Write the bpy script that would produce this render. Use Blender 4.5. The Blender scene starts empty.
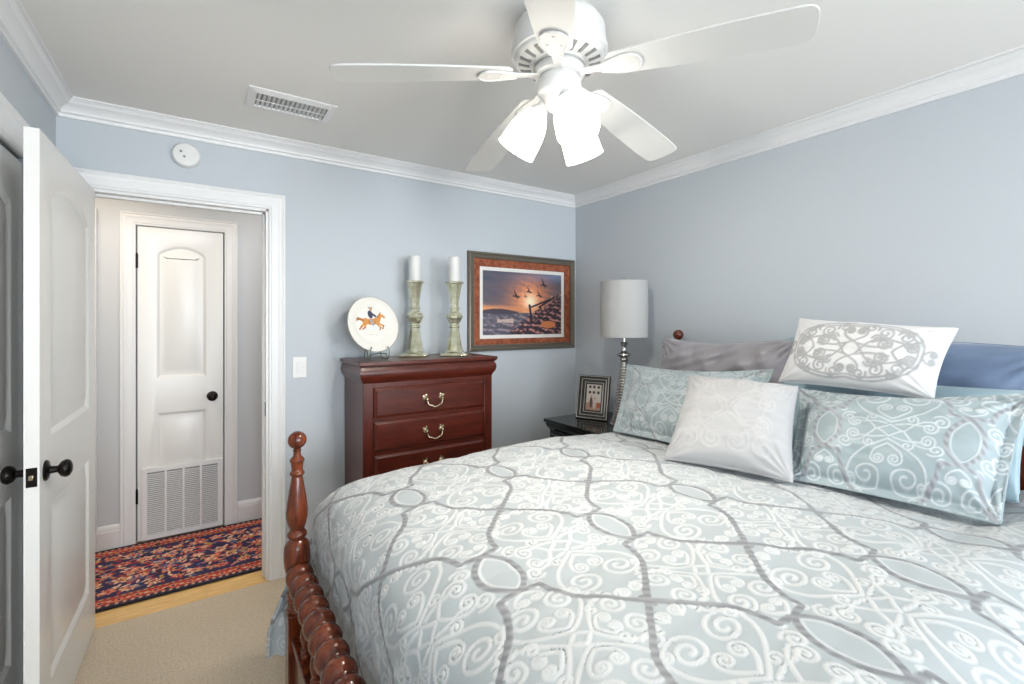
import bpy, bmesh, math, random
import numpy as np
from mathutils import Vector, Matrix
PI = math.pi
rnd = random.Random(7)
SC = bpy.context.scene
COL = SC.collection

# ------------------------------------------------------------------ camera
F, YAW, CY, EYE = 469.0, 33.787, 321.2, 1.432
cam_d = bpy.data.cameras.new('camera')
cam = bpy.data.objects.new('camera', cam_d)
COL.objects.link(cam)
cam.location = (0, 0, EYE)
cam.rotation_euler = (PI / 2, 0, -math.radians(YAW))
cam_d.sensor_width = 36.0
cam_d.lens = F * 36.0 / 1024.0
cam_d.shift_y = -(342.0 - CY) / 1024.0
cam_d.clip_start = 0.05
SC.camera = cam

# ------------------------------------------------------------------ world and lights
L, R, D, H, CEIL, REAR = -0.534, 2.571, 2.906, 3.857, 2.44, -3.10
W = bpy.data.worlds.new('world')
SC.world = W
W.use_nodes = True
W.node_tree.nodes['Background'].inputs[0].default_value = (0.62, 0.78, 1.0, 1)
W.node_tree.nodes['Background'].inputs[1].default_value = 1.0
SC.view_settings.view_transform = 'Standard'
SC.view_settings.look = 'None'
SC.view_settings.gamma = 1.0
SC.view_settings.exposure = 0.40
SC.view_settings.use_curve_mapping = False
WINDOWS = [(-0.35, 0.55, 0.75, 2.15), (1.50, 2.40, 0.75, 2.15)]      # rear wall windows: x0,x1,z0,z1


def area(name, loc, rot, sx, sy, watts, color):
    l = bpy.data.lights.new(name, 'AREA')
    l.shape = 'RECTANGLE'; l.size = sx; l.size_y = sy; l.energy = watts; l.color = color
    o = bpy.data.objects.new(name, l); o.location = loc; o.rotation_euler = rot
    COL.objects.link(o)
    return o


for i, (x0, x1, z0, z1) in enumerate(WINDOWS):                    # daylight through the rear windows
    area('window_daylight', ((x0 + x1) / 2, REAR - 0.16, (z0 + z1) / 2), (PI / 2 + .32, 0, 0), x1 - x0, z1 - z0, 80, (0.89, 0.945, 1.0))
area('hall_lamp_light', (-0.80, 3.26, 2.40), (0, 0, 0), 0.9, 0.4, 6.8, (1.0, 0.84, 0.66))
area('hall_lamp_light', (0.80, 3.26, 2.40), (0, 0, 0), 0.9, 0.4, 5.6, (1.0, 0.95, 0.9))

# ------------------------------------------------------------------ materials
MATS = {}


def mat(name, color=(.8, .8, .8), rough=.5, metal=0.0, **kw):
    m = bpy.data.materials.new(name); m.use_nodes = True
    b = m.node_tree.nodes['Principled BSDF']
    b.inputs['Base Color'].default_value = (*color, 1)
    b.inputs['Roughness'].default_value = rough
    b.inputs['Metallic'].default_value = metal
    for k, v in kw.items():
        b.inputs[k.replace('_', ' ')].default_value = v
    MATS[name] = m
    return m


def nd(m, t, **kw):
    n = m.node_tree.nodes.new(t)
    for k, v in kw.items():
        setattr(n, k, v)
    return n


def lk(m, a, b):
    m.node_tree.links.new(a, b)


def bump(m, scale, strength, dist=0.002, kind='ShaderNodeTexNoise', detail=3.0, stretch=None):
    b = m.node_tree.nodes['Principled BSDF']
    tc = nd(m, 'ShaderNodeTexCoord'); t = nd(m, kind); t.inputs['Scale'].default_value = scale
    if 'Detail' in t.inputs: t.inputs['Detail'].default_value = detail
    if stretch:
        mp = nd(m, 'ShaderNodeMapping'); mp.inputs['Scale'].default_value = stretch
        lk(m, tc.outputs['Object'], mp.inputs['Vector']); lk(m, mp.outputs['Vector'], t.inputs['Vector'])
    else:
        lk(m, tc.outputs['Object'], t.inputs['Vector'])
    bp = nd(m, 'ShaderNodeBump'); bp.inputs['Strength'].default_value = strength; bp.inputs['Distance'].default_value = dist
    lk(m, t.outputs[0], bp.inputs['Height']); lk(m, bp.outputs[0], b.inputs['Normal'])
    return t


def noise_color(m, c1, c2, scale, stretch=(1, 1, 1), detail=4.0, lo=.35, hi=.65, dist=0.0):
    b = m.node_tree.nodes['Principled BSDF']
    tc = nd(m, 'ShaderNodeTexCoord'); mp = nd(m, 'ShaderNodeMapping'); mp.inputs['Scale'].default_value = stretch
    t = nd(m, 'ShaderNodeTexNoise'); t.inputs['Scale'].default_value = scale; t.inputs['Detail'].default_value = detail
    t.inputs['Distortion'].default_value = dist
    r = nd(m, 'ShaderNodeValToRGB')
    r.color_ramp.elements[0].position = lo; r.color_ramp.elements[0].color = (*c1, 1)
    r.color_ramp.elements[1].position = hi; r.color_ramp.elements[1].color = (*c2, 1)
    lk(m, tc.outputs['Object'], mp.inputs['Vector']); lk(m, mp.outputs['Vector'], t.inputs['Vector'])
    lk(m, t.outputs[0], r.inputs[0]); lk(m, r.outputs[0], b.inputs['Base Color'])
    return m


def painted(name, rough=.8, **kw):
    """material coloured by the mesh's own painted design (woven, printed or stitched pattern)"""
    m = mat(name, rough=rough, **kw)
    a = nd(m, 'ShaderNodeAttribute', attribute_name='design')
    lk(m, a.outputs['Color'], m.node_tree.nodes['Principled BSDF'].inputs['Base Color'])
    return m


mat('wall_paint', (.53, .570, .605), .75); bump(MATS['wall_paint'], 260, .10, .001)
mat('ceiling_paint', (.83, .82, .795), .9); bump(MATS['ceiling_paint'], 300, .08, .001)
mat('trim_white', (.80, .80, .80), .38)
mat('door_white', (.80, .795, .77), .32)
mat('hall_paint', (.62, .64, .66), .75)
noise_color(mat('carpet', rough=.98), (.64, .525, .385), (.84, .72, .55), 110, detail=6, lo=.3, hi=.72)
bump(MATS['carpet'], 170, .9, .012, detail=4)
m = noise_color(mat('oak', rough=.28), (.70, .41, .13), (.90, .60, .25), 9, (1, 9, 1), lo=.3, hi=.7)
m = noise_color(mat('mahogany', rough=.28, Coat_Weight=.12, Coat_Roughness=.10, Specular_IOR_Level=.35), (.055, .008, .004), (.088, .014, .007), 7, (1, 6, 6), dist=.3)
noise_color(mat('mahogany_upright', rough=.28, Coat_Weight=.12, Coat_Roughness=.10, Specular_IOR_Level=.35), (.055, .008, .004), (.088, .014, .007), 7, (6, 6, 1), dist=.3)
noise_color(mat('cherry_bed', rough=.24, Coat_Weight=.35, Coat_Roughness=.06, Specular_IOR_Level=.35), (.060, .010, .003), (.175, .036, .011), 8, (5, 5, 1.2), dist=.6)
mat('black_paint', (.010, .013, .012), .25, Coat_Weight=.3)
mat('bronze', (.018, .015, .014), .32, .85)
mat('brass', (.55, .46, .32), .25, 1.0)
mat('silver', (.66, .65, .62), .25, 1.0)
mat('dark_silver', (.09, .082, .075), .30, .7)
mat('silver_bead', (.80, .79, .76), .38, .45)
mat('chrome', (.7, .7, .7), .12, 1.0)
mat('iron', (.16, .20, .15), .45, .8)
mat('track_black', (.01, .01, .01), .5)
mat('fan_white', (.68, .68, .665), .4)
mat('fan_slot', (.22, .22, .22), .6)
mat('grille_dark', (.34, .34, .34), .7)
mat('candle_wax', (.70, .70, .685), .45, Subsurface_Weight=.25, Subsurface_Radius=(.02, .02, .015))
mat('wick', (.05, .05, .05), .9)
m = noise_color(mat('mercury_glass', rough=.10, metal=.62, Transmission_Weight=.45, IOR=1.4, Coat_Weight=.6, Coat_Roughness=.03), (.60, .58, .38), (.84, .83, .66), 20, detail=5, lo=.38, hi=.6)
mat('lamp_linen', (.42, .42, .415), .9); bump(MATS['lamp_linen'], 60, .5, .002, stretch=(6, 6, .6))
mat('white_cotton', (.80, .80, .79), .85)
mat('mattress_white', (.70, .72, .75), .85)
m = mat('grey_satin', (.29, .275, .295), .34, Sheen_Weight=.4)
m = mat('navy_satin', (.125, .18, .285), .34, Sheen_Weight=.4)
m = mat('seafoam_satin', (.30, .42, .48), .42, Sheen_Weight=.3)
m = mat('shade_glass', (.95, .95, .93), .3, Emission_Color=(1, .93, .83, 1), Emission_Strength=4.2)
mat('frame_moulding', (.16, .14, .11), .38, .4)
noise_color(mat('rust_mat', rough=.8), (.20, .048, .020), (.36, .105, .045), 34)
mat('white_card', (.78, .77, .73), .8)
mat('porcelain_rim', (.78, .76, .70), .12, Coat_Weight=.6)
painted('porcelain_paint', .14, Coat_Weight=.6)
painted('picture_print', .55, Coat_Weight=.15)
painted('photo_print', .3)
painted('rug_wool', .95)
mat('rug_edge', (.012, .010, .016), .95)
mat('switch_white', (.78, .78, .76), .4)
mat('window_glass', (1, 1, 1), .0, Transmission_Weight=1.0, IOR=1.02)


def cloth_mat(name, base, cord, ribbon, rough=.5):
    """cloth with a stitched design: attribute channel R = corded scroll, G = woven ribbon"""
    m = mat(name, base, rough, Sheen_Weight=.25)
    b = m.node_tree.nodes['Principled BSDF']
    a = nd(m, 'ShaderNodeAttribute', attribute_name='design')
    sx = nd(m, 'ShaderNodeSeparateColor'); lk(m, a.outputs['Color'], sx.inputs[0])
    uv = nd(m, 'ShaderNodeUVMap', uv_map='cloth')
    wv = nd(m, 'ShaderNodeTexWave', bands_direction='DIAGONAL'); wv.inputs['Scale'].default_value = 22; wv.inputs['Distortion'].default_value = .6
    lk(m, uv.outputs[0], wv.inputs['Vector'])
    rr = nd(m, 'ShaderNodeMix', data_type='RGBA'); lk(m, wv.outputs['Fac'], rr.inputs[0])
    rr.inputs[6].default_value = (*[c * .80 for c in ribbon], 1); rr.inputs[7].default_value = (*[min(1, c * 1.22) for c in ribbon], 1)
    m1 = nd(m, 'ShaderNodeMix', data_type='RGBA'); lk(m, sx.outputs[1], m1.inputs[0])
    m1.inputs[6].default_value = (*base, 1); lk(m, rr.outputs[2], m1.inputs[7])
    m2 = nd(m, 'ShaderNodeMix', data_type='RGBA'); lk(m, sx.outputs[0], m2.inputs[0])
    lk(m, m1.outputs[2], m2.inputs[6]); m2.inputs[7].default_value = (*cord, 1)
    lk(m, m2.outputs[2], b.inputs['Base Color'])
    rm = nd(m, 'ShaderNodeMath', operation='MULTIPLY_ADD'); lk(m, sx.outputs[0], rm.inputs[0]); rm.inputs[1].default_value = .4; rm.inputs[2].default_value = rough
    lk(m, rm.outputs[0], b.inputs['Roughness'])
    return m


cloth_mat('comforter_cloth', (.375, .415, .430), (.60, .610, .605), (.21, .215, .225), .5)
cloth_mat('sham_cloth', (.30, .365, .385), (.56, .60, .615), (.29, .30, .32), .42)
cloth_mat('tonal_cloth', (.40, .40, .405), (.435, .435, .435), (.66, .66, .65), .8)
cloth_mat('embroidered_cloth', (.66, .66, .66), (.36, .36, .365), (.42, .42, .42), .8)


# ------------------------------------------------------------------ helpers
class MB:
    def __init__(s): s.v = []; s.f = []

    def add(s, vs, fs):
        o = len(s.v); s.v += [tuple(p) for p in vs]; s.f += [tuple(i + o for i in f) for f in fs]; return s

    def box(s, x0, x1, y0, y1, z0, z1):
        return s.add([(x0, y0, z0), (x1, y0, z0), (x1, y1, z0), (x0, y1, z0), (x0, y0, z1), (x1, y0, z1), (x1, y1, z1), (x0, y1, z1)],
                     [(0, 3, 2, 1), (4, 5, 6, 7), (0, 1, 5, 4), (1, 2, 6, 5), (2, 3, 7, 6), (3, 0, 4, 7)])

    def lathe(s, prof, n=32, M=None, cap=True, squash=1.0):
        """prof = [(r,z)...] bottom to top"""
        vs = []; fs = []
        for r, z in prof:
            for k in range(n):
                a = 2 * PI * k / n
                vs.append(Vector((r * math.cos(a), r * math.sin(a) * squash, z)))
        m = len(prof)
        for j in range(m - 1):
            for k in range(n):
                k2 = (k + 1) % n
                fs.append((j * n + k, j * n + k2, (j + 1) * n + k2, (j + 1) * n + k))
        if cap:
            fs.append(tuple(range(n - 1, -1, -1))); fs.append(tuple((m - 1) * n + k for k in range(n)))
        if M is not None: vs = [M @ v for v in vs]
        return s.add(vs, fs)

    def tube(s, pts, r, n=8, closed=False):
        pts = [Vector(p) for p in pts]; m = len(pts); vs = []; fs = []
        rs = r if isinstance(r, (list, tuple)) else [r] * m
        up = None
        for i, p in enumerate(pts):
            a = pts[(i - 1) % m] if (closed or i > 0) else p
            b = pts[(i + 1) % m] if (closed or i < m - 1) else p
            t = (b - a).normalized()
            if up is None: up = t.orthogonal().normalized()
            up = (up - t * up.dot(t)).normalized(); w = t.cross(up)
            for k in range(n):
                q = 2 * PI * k / n
                vs.append(p + (up * math.cos(q) + w * math.sin(q)) * rs[i])
        for i in range(m if closed else m - 1):
            for k in range(n):
                i2 = (i + 1) % m; k2 = (k + 1) % n
                fs.append((i * n + k, i * n + k2, i2 * n + k2, i2 * n + k))
        if not closed:
            fs.append(tuple(range(n - 1, -1, -1))); fs.append(tuple((m - 1) * n + k for k in range(n)))
        return s.add(vs, fs)

    def prism(s, poly, z0, z1, M=None):
        n = len(poly)
        vs = [Vector((x, y, z0)) for x, y in poly] + [Vector((x, y, z1)) for x, y in poly]
        if M is not None: vs = [M @ v for v in vs]
        return s.add(vs, [tuple(range(n - 1, -1, -1)), tuple(range(n, 2 * n))] + [(i, (i + 1) % n, n + (i + 1) % n, n + i) for i in range(n)])

    def grid(s, P):
        """P: array (m,n,3)"""
        m, n = P.shape[:2]
        return s.add(P.reshape(-1, 3).tolist(), [(i * n + j, i * n + j + 1, (i + 1) * n + j + 1, (i + 1) * n + j) for i in range(m - 1) for j in range(n - 1)])

    def sections(s, secs, close_prof=False, cap=True):
        """loft: list of equal length point lists"""
        n = len(secs[0]); vs = [p for q in secs for p in q]; fs = []
        for i in range(len(secs) - 1):
            for k in range(n if close_prof else n - 1):
                k2 = (k + 1) % n
                fs.append((i * n + k, i * n + k2, (i + 1) * n + k2, (i + 1) * n + k))
        if cap:
            fs.append(tuple(range(n))); fs.append(tuple((len(secs) - 1) * n + k for k in reversed(range(n))))
        return s.add(vs, fs)


def obj(name, mb, material, parent=None, bevel=0, seg=2, smooth=40, recalc=True):
    me = bpy.data.meshes.new(name)
    if isinstance(mb, MB): me.from_pydata(mb.v, [], mb.f)
    else: mb.to_mesh(me); mb.free()
    if recalc:
        bm = bmesh.new(); bm.from_mesh(me); bmesh.ops.recalc_face_normals(bm, faces=bm.faces); bm.to_mesh(me); bm.free()
    me.materials.append(MATS[material])
    o = bpy.data.objects.new(name, me); COL.objects.link(o)
    if parent is not None: o.parent = parent
    if bevel:
        b = o.modifiers.new('bevel', 'BEVEL'); b.width = bevel; b.segments = seg; b.limit_method = 'ANGLE'; b.angle_limit = math.radians(35)
    if smooth:
        me.shade_smooth(); me.set_sharp_from_angle(angle=math.radians(smooth))
    return o


def tag(o, label, cat, group=None, kind=None):
    o['label'] = label; o['category'] = cat
    if group: o['group'] = group
    if kind: o['kind'] = kind
    return o


def thing(name, label, cat, loc=(0, 0, 0), rz=0.0, group=None):
    o = bpy.data.objects.new(name, None); COL.objects.link(o)
    o.empty_display_size = .05
    o.location = loc; o.rotation_euler = (0, 0, rz)
    return tag(o, label, cat, group)


def struct(name, mb, material, label, cat, **kw):
    return tag(obj(name, mb, material, **kw), label, cat, kind='structure')


def dup(root, loc=None, rz=None, label=None):
    c = root.copy(); COL.objects.link(c)
    if loc is not None: c.location = loc
    if rz is not None: c.rotation_euler = (0, 0, rz)
    if label: c['label'] = label
    for ch in list(root.children):
        k = ch.copy(); COL.objects.link(k); k.parent = c
        for g in list(ch.children):
            q = g.copy(); COL.objects.link(q); q.parent = k
    return c


def set_attr(o, cols, uv=None):
    """cols (nverts,3) -> point colour attribute 'design'; uv (nverts,2) -> UV map 'cloth'"""
    me = o.data
    a = me.color_attributes.new('design', 'FLOAT_COLOR', 'POINT')
    c = np.ones((len(me.vertices), 4), np.float32); c[:, :3] = cols
    a.data.foreach_set('color', c.ravel())
    if uv is not None:
        l = me.uv_layers.new(name='cloth'); idx = np.empty(len(me.loops), np.int32); me.loops.foreach_get('vertex_index', idx)
        l.data.foreach_set('uv', np.asarray(uv, np.float32)[idx].ravel())


def fast_grid(name, P, material, parent=None, cols=None, uv=None, wrap=False):
    """big grid mesh P (m,n,3), loops written straight from numpy"""
    m, n = P.shape[:2]
    me = bpy.data.meshes.new(name)
    i, j = np.meshgrid(np.arange(m - 1), np.arange(n - 1), indexing='ij')
    q = np.stack([i * n + j, i * n + j + 1, (i + 1) * n + j + 1, (i + 1) * n + j], -1).reshape(-1, 4)
    nf = len(q)
    me.vertices.add(m * n); me.vertices.foreach_set('co', P.astype(np.float32).ravel())
    me.loops.add(nf * 4); me.loops.foreach_set('vertex_index', q.astype(np.int32).ravel())
    me.polygons.add(nf); me.polygons.foreach_set('loop_start', np.arange(0, nf * 4, 4, dtype=np.int32))
    me.update(calc_edges=True); me.validate()
    me.materials.append(MATS[material]); me.shade_smooth()
    o = bpy.data.objects.new(name, me); COL.objects.link(o)
    if parent is not None: o.parent = parent
    if cols is not None: set_attr(o, cols.reshape(-1, 3), None if uv is None else uv.reshape(-1, 2))
    return o


def vnoise(x, y, seed=0, oct=3):
    """smooth value noise from sine sums, about -1..1"""
    r = np.random.RandomState(seed); o = np.zeros_like(x, float); amp = 1.0; tot = 0
    for k in range(oct):
        for q in range(4):
            a = r.rand() * 2 * PI; fq = (1.6 ** k) * (0.7 + .6 * r.rand())
            o += amp * np.sin((x * math.cos(a) + y * math.sin(a)) * fq * 2 * PI + r.rand() * 9); tot += amp
        amp *= .6
    return o / tot * 2


# ------------------------------------------------------------------ room shell
def boxes(*bs):
    m = MB()
    for b in bs: m.box(*b)
    return m


OL, OR, OT = -0.452, 0.324, 2.052            # bedroom door opening
WT = .115                                     # wall thickness
struct('floor', boxes((L - .1, R + .1, REAR - .1, 2.893, -.06, 0)), 'carpet', 'beige cut pile carpet of the bedroom', 'floor', smooth=0)
m_ = MB()
pl = random.Random(3)
for r_ in range(13):
    y0 = 2.893 + r_ * .083; x = -2.2 - pl.random() * .6
    while x < 1.7:
        ln = .55 + pl.random() * .6
        m_.box(x, min(x + ln, 1.75), y0, y0 + .0825, -.05, -.002 - .0006 * pl.random()); x += ln + .0012
struct('floor_hall', m_, 'oak', 'honey oak strip floor of the hallway', 'floor', smooth=0)
struct('ceiling', boxes((L - .1, R + .1, REAR - .1, D + WT, CEIL, CEIL + .06)), 'ceiling_paint', 'flat pale grey bedroom ceiling', 'ceiling', smooth=0)
struct('ceiling_hall', boxes((-2.2, 1.75, D + WT, H + .1, CEIL, CEIL + .06)), 'ceiling_paint', 'hallway ceiling', 'ceiling', smooth=0)
struct('wall_back', boxes((L - .1, OL, D, D + WT, 0, CEIL), (OR, R + .1, D, D + WT, 0, CEIL), (OL, OR, D, D + WT, OT, CEIL)), 'wall_paint',
       'blue grey wall with the doorway and the dresser', 'wall', smooth=0)
struct('wall_right', boxes((R, R + .1, REAR - .1, D, 0, CEIL)), 'wall_paint', 'blue grey wall behind the headboard', 'wall', smooth=0)
struct('wall_left', boxes((L - .1, L, REAR - .1, 1.655, 0, CEIL), (L - .1, L, 2.447, D, 0, CEIL), (L - .1, L, 1.655, 2.447, 2.030, CEIL), (L - .1, L - .06, 1.655, 2.447, 0, 2.030)), 'wall_paint', 'blue grey wall around the closet door', 'wall', smooth=0)
rb = []
xs = [L - .1] + [v for w in WINDOWS for v in w[:2]] + [R + .1]
for a, b in zip(xs[::2], xs[1::2]): rb.append((a, b, REAR - .1, REAR, 0, CEIL))
for x0, x1, z0, z1 in WINDOWS: rb += [(x0, x1, REAR - .1, REAR, 0, z0), (x0, x1, REAR - .1, REAR, z1, CEIL)]
struct('wall_rear', boxes(*rb), 'wall_paint', 'blue grey wall with two windows opposite the doorway', 'wall', smooth=0)
for i, (x0, x1, z0, z1) in enumerate(WINDOWS):
    w = MB(); a = .05
    w.box(x0, x1, REAR - .08, REAR - .04, z0, z0 + a).box(x0, x1, REAR - .08, REAR - .04, z1 - a, z1)
    w.box(x0, x0 + a, REAR - .08, REAR - .04, z0 + a, z1 - a).box(x1 - a, x1, REAR - .08, REAR - .04, z0 + a, z1 - a)
    w.box(x0 + a, x1 - a, REAR - .075, REAR - .045, (z0 + z1) / 2 - .02, (z0 + z1) / 2 + .02)
    struct('window_%d' % (i + 1), w, 'trim_white', ['white sash window left of the rear wall', 'white sash window right of the rear wall'][i], 'window', bevel=.004)
struct('wall_hall', boxes((-2.2, -1.42, H, H + .1, 0, CEIL), (-.60, -.332, H, H + .1, 0, CEIL), (.152, 1.75, H, H + .1, 0, CEIL), (-.332, .152, H, H + .1, 2.05, CEIL), (-1.42, -.60, H, H + .1, 2.05, CEIL), (-.332, .152, H + .085, H + .1, 0, 2.05), (-1.42, -.60, H + .085, H + .1, 0, 2.05)),
       'hall_paint', 'pale hallway wall with the narrow closet door', 'wall', smooth=0)
struct('wall_hall_near', boxes((-2.2, L - .1, D, D + WT, 0, CEIL)), 'hall_paint', 'hallway wall left of the bedroom', 'wall', smooth=0)
struct('wall_hall_end', boxes((-2.3, -2.2, D + WT, H + .1, 0, CEIL)), 'hall_paint', 'left end wall of the hallway', 'wall', smooth=0)
struct('wall_hall_side', boxes((1.75, 1.85, D + WT, H + .1, 0, CEIL)), 'hall_paint', 'right end wall of the hallway', 'wall', smooth=0)

# crown mouldings, mitred
CP = [(0, .082), (.012, .082), (.013, .075), (.009, .073), (.010, .066), (.020, .062), (.022, .055), (.017, .053), (.024, .043), (.036, .033), (.050, .027), (.054, .022), (.049, .020), (.056, .014), (.060, .012), (.058, .008), (.068, .007), (.068, 0)]
CP = [(d, CEIL - z) for d, z in CP]


def crown(name, fn, label):
    m = MB(); m.sections([[fn(0, d) + (z,) for d, z in CP], [fn(1, d) + (z,) for d, z in CP]], cap=False)
    return struct(name, m, 'trim_white', label, 'crown moulding', smooth=25)


crown('trim_1', lambda e, d: (R - d if e else L + d, D - d), 'white crown moulding above the doorway wall')
crown('trim_2', lambda e, d: (R - d, REAR + d if e else D - d), 'white crown moulding above the headboard wall')
crown('trim_3', lambda e, d: (L + d, D - d if e else REAR + d), 'white crown moulding above the closet wall')
crown('trim_4', lambda e, d: (L + d if e else R - d, REAR + d), 'white crown moulding above the window wall')

# casings: profile (offset outwards, thickness)
KP = [(0, 0), (0, .010), (.004, .013), (.012, .013), (.016, .016), (.050, .018), (.058, .022), (.066, .023), (.074, .019), (.082, .024), (.088, .024), (.090, .020), (.090, 0)]


def casing(x0, x1, zt, z0=0.0, k=1.0, parts='LTR'):
    """mitred casing in local coordinates: wall plane y=0, sticking out towards -y"""
    m = MB(); st = []
    for o, t in KP: pass
    A = [(x0 - o * k, -t, z0) for o, t in KP]; B = [(x0 - o * k, -t, zt + o * k) for o, t in KP]
    C_ = [(x1 + o * k, -t, zt + o * k) for o, t in KP]; D_ = [(x1 + o * k, -t, z0) for o, t in KP]
    m.sections([A, B, C_, D_], cap=True)
    return m


def at_y(mb, y):
    mb.v = [(x, yy + y, z) for x, yy, z in mb.v]; return mb


struct('trim_5', at_y(casing(OL + .006, OR, OT, k=.91), D), 'trim_white', 'white casing around the bedroom doorway', 'door casing', smooth=25)
j = boxes((OL - .001, OL + .014, D - .002, D + WT + .002, 0, OT), (OR - .014, OR + .001, D - .002, D + WT + .002, 0, OT), (OL, OR, D - .002, D + WT + .002, OT - .014, OT + .001),
          (OR - .026, OR - .013, D + .045, D + .08, 0, OT - .014), (OL + .013, OR - .013, D + .045, D + .08, OT - .026, OT - .013))
dj = struct('trim_6', j, 'trim_white', 'white jamb lining the bedroom doorway', 'door jamb', bevel=.002)
obj('strike_plate', boxes((OR - .0155, OR - .0135, D + .004, D + .034, .905, .985)), 'bronze', dj, bevel=.001)
struct('trim_7', at_y(casing(-.334, .154, 2.052, k=.86), H), 'trim_white', 'white casing around the narrow hall closet door', 'door casing', smooth=25)
struct('trim_8', at_y(casing(-1.42, -.60, 2.052, k=.86), H), 'trim_white', 'white casing at the left end of the hall wall', 'door casing', smooth=25)


def baseboard(name, x0, x1, y, sgn, label, axis='x', h=.14):
    P = [(0, 0), (.016, 0), (.016, h - .04), (.013, h - .034), (.013, h - .02), (.008, h - .006), (.004, h), (0, h)]
    m = MB()
    if axis == 'x': m.sections([[(x0, y + sgn * d, z) for d, z in P], [(x1, y + sgn * d, z) for d, z in P]])
    else: m.sections([[(y + sgn * d, x0, z) for d, z in P], [(y + sgn * d, x1, z) for d, z in P]])
    return struct(name, m, 'trim_white', label, 'baseboard', smooth=25)


baseboard('baseboard_back', OR + .084, R, D, -1, 'white baseboard behind the dresser')
baseboard('baseboard_right', REAR, D, R, -1, 'white baseboard behind the bed', 'y')
baseboard('baseboard_hall_left', -.522, -.412, H, -1, 'short white baseboard left of the hall closet door', h=.15)
baseboard('baseboard_hall_right', .232, 1.75, H, -1, 'white baseboard right of the hall closet door', h=.15)

# ------------------------------------------------------------------ doors
def arch_poly(x0, x1, z0, z1, rise, n=14):
    """panel outline, counter-clockwise seen from the front (x right, z up)"""
    p = [(x0, z0), (x1, z0)]
    if rise <= 0: return p + [(x1, z1), (x0, z1)]
    w = (x1 - x0) / 2; cx = (x0 + x1) / 2; r = (w * w + rise * rise) / (2 * rise); a = math.asin(w / r)
    for k in range(n + 1):
        t = a - 2 * a * k / n
        p.append((cx + r * math.sin(t), z1 - r + r * math.cos(t)))
    return p


def inset(poly, d):
    n = len(poly); out = []
    for i in range(n):
        a, b, c = Vector(poly[i - 1]), Vector(poly[i]), Vector(poly[(i + 1) % n])
        e1 = (b - a).normalized(); e2 = (c - b).normalized()
        n1 = Vector((-e1.y, e1.x)); n2 = Vector((-e2.y, e2.x)); q = (n1 + n2)
        out.append(tuple(b + q * (d / max(.25, 1 + n1.dot(n2)))))
    return out


def door_bm(w, h, t, panels, z0=0.008):
    """slab x 0..w, z z0..h, y -t/2..t/2, moulded panels on both faces"""
    bm = bmesh.new()
    for side in (-1, 1):
        y = side * t / 2
        es = []

        def loop(p, yy):
            vs = [bm.verts.new((x, yy, z)) for x, z in p]
            return vs, [bm.edges.new((vs[i], vs[(i + 1) % len(vs)])) for i in range(len(vs))]
        ov, oe = loop([(0, z0), (w, z0), (w, h), (0, h)], y); es += oe
        if side == -1: front = ov
        else: back = ov
        for p in panels:
            prev, e = loop(p, y); es += e
            for d, dep in ((.004, .002), (.018, .012), (.030, .012), (.058, .003)):
                vs, _ = loop(inset(p, d), y - side * dep)
                for i in range(len(vs)):
                    k = (i + 1) % len(vs); bm.faces.new((prev[i], prev[k], vs[k], vs[i]))
                prev = vs
            bm.faces.new(prev)
        bmesh.ops.triangle_fill(bm, use_beauty=True, edges=es)
    for i in range(4):
        k = (i + 1) % 4; bm.faces.new((front[i], front[k], back[k], back[i]))
    bmesh.ops.recalc_face_normals(bm, faces=bm.faces)
    return bm


def knob(parent, x, z, y, s, material='bronze', sc=1.0):
    """round knob on a rosette, standing out along s*y"""
    M = Matrix.Translation((x, y, z)) @ Matrix.Rotation(-s * PI / 2, 4, 'X') @ Matrix.Scale(sc, 4)
    pr = [(.033, 0), (.033, .004), (.030, .007), (.020, .009), (.0125, .012), (.011, .024), (.011, .030), (.016, .033), (.024, .038), (.0285, .047), (.0285, .053), (.024, .060), (.012, .065), (.002, .066)]
    return obj('knob', MB().lathe(pr, 24, M), material, parent)


def hinge(parent, x, y, z, ln=.09):
    m = MB(); m.lathe([(.0065, -ln / 2), (.0065, ln / 2)], 10, Matrix.Translation((x, y, z)))
    m.lathe([(.004, ln / 2), (.0055, ln / 2 + .004), (.002, ln / 2 + .009)], 10, Matrix.Translation((x, y, z)))
    return obj('hinge', m, 'bronze', parent)


# open bedroom door: hinge at far end; local x runs from hinge to latch edge
DW = .845
d1 = tag(obj('door_1', door_bm(DW, 2.035, .036, [arch_poly(.125, DW - .125, 1.045, 1.925, .075), arch_poly(.125, DW - .125, .225, .825, 0)], z0=.012), 'door_white', smooth=30),
         'white two panel bedroom door standing open into the room', 'door', kind='structure')
d1.location = (-.416, 2.888, 0); d1.rotation_euler = (0, 0, math.radians(-90 - 1.0))
knob(d1, DW - .062, .948, -.018, -1); knob(d1, DW - .062, .948, .018, 1)
obj('latch_plate', boxes((DW - .001, DW + .0015, -.013, .013, .915, .975)), 'bronze', d1, bevel=.001)
obj('latch_bolt', boxes((DW, DW + .009, -.006, .006, .938, .953)), 'brass', d1, bevel=.002)
for z in (.22, 1.05, 1.82): hinge(d1, -.004, -.022, z)

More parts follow.
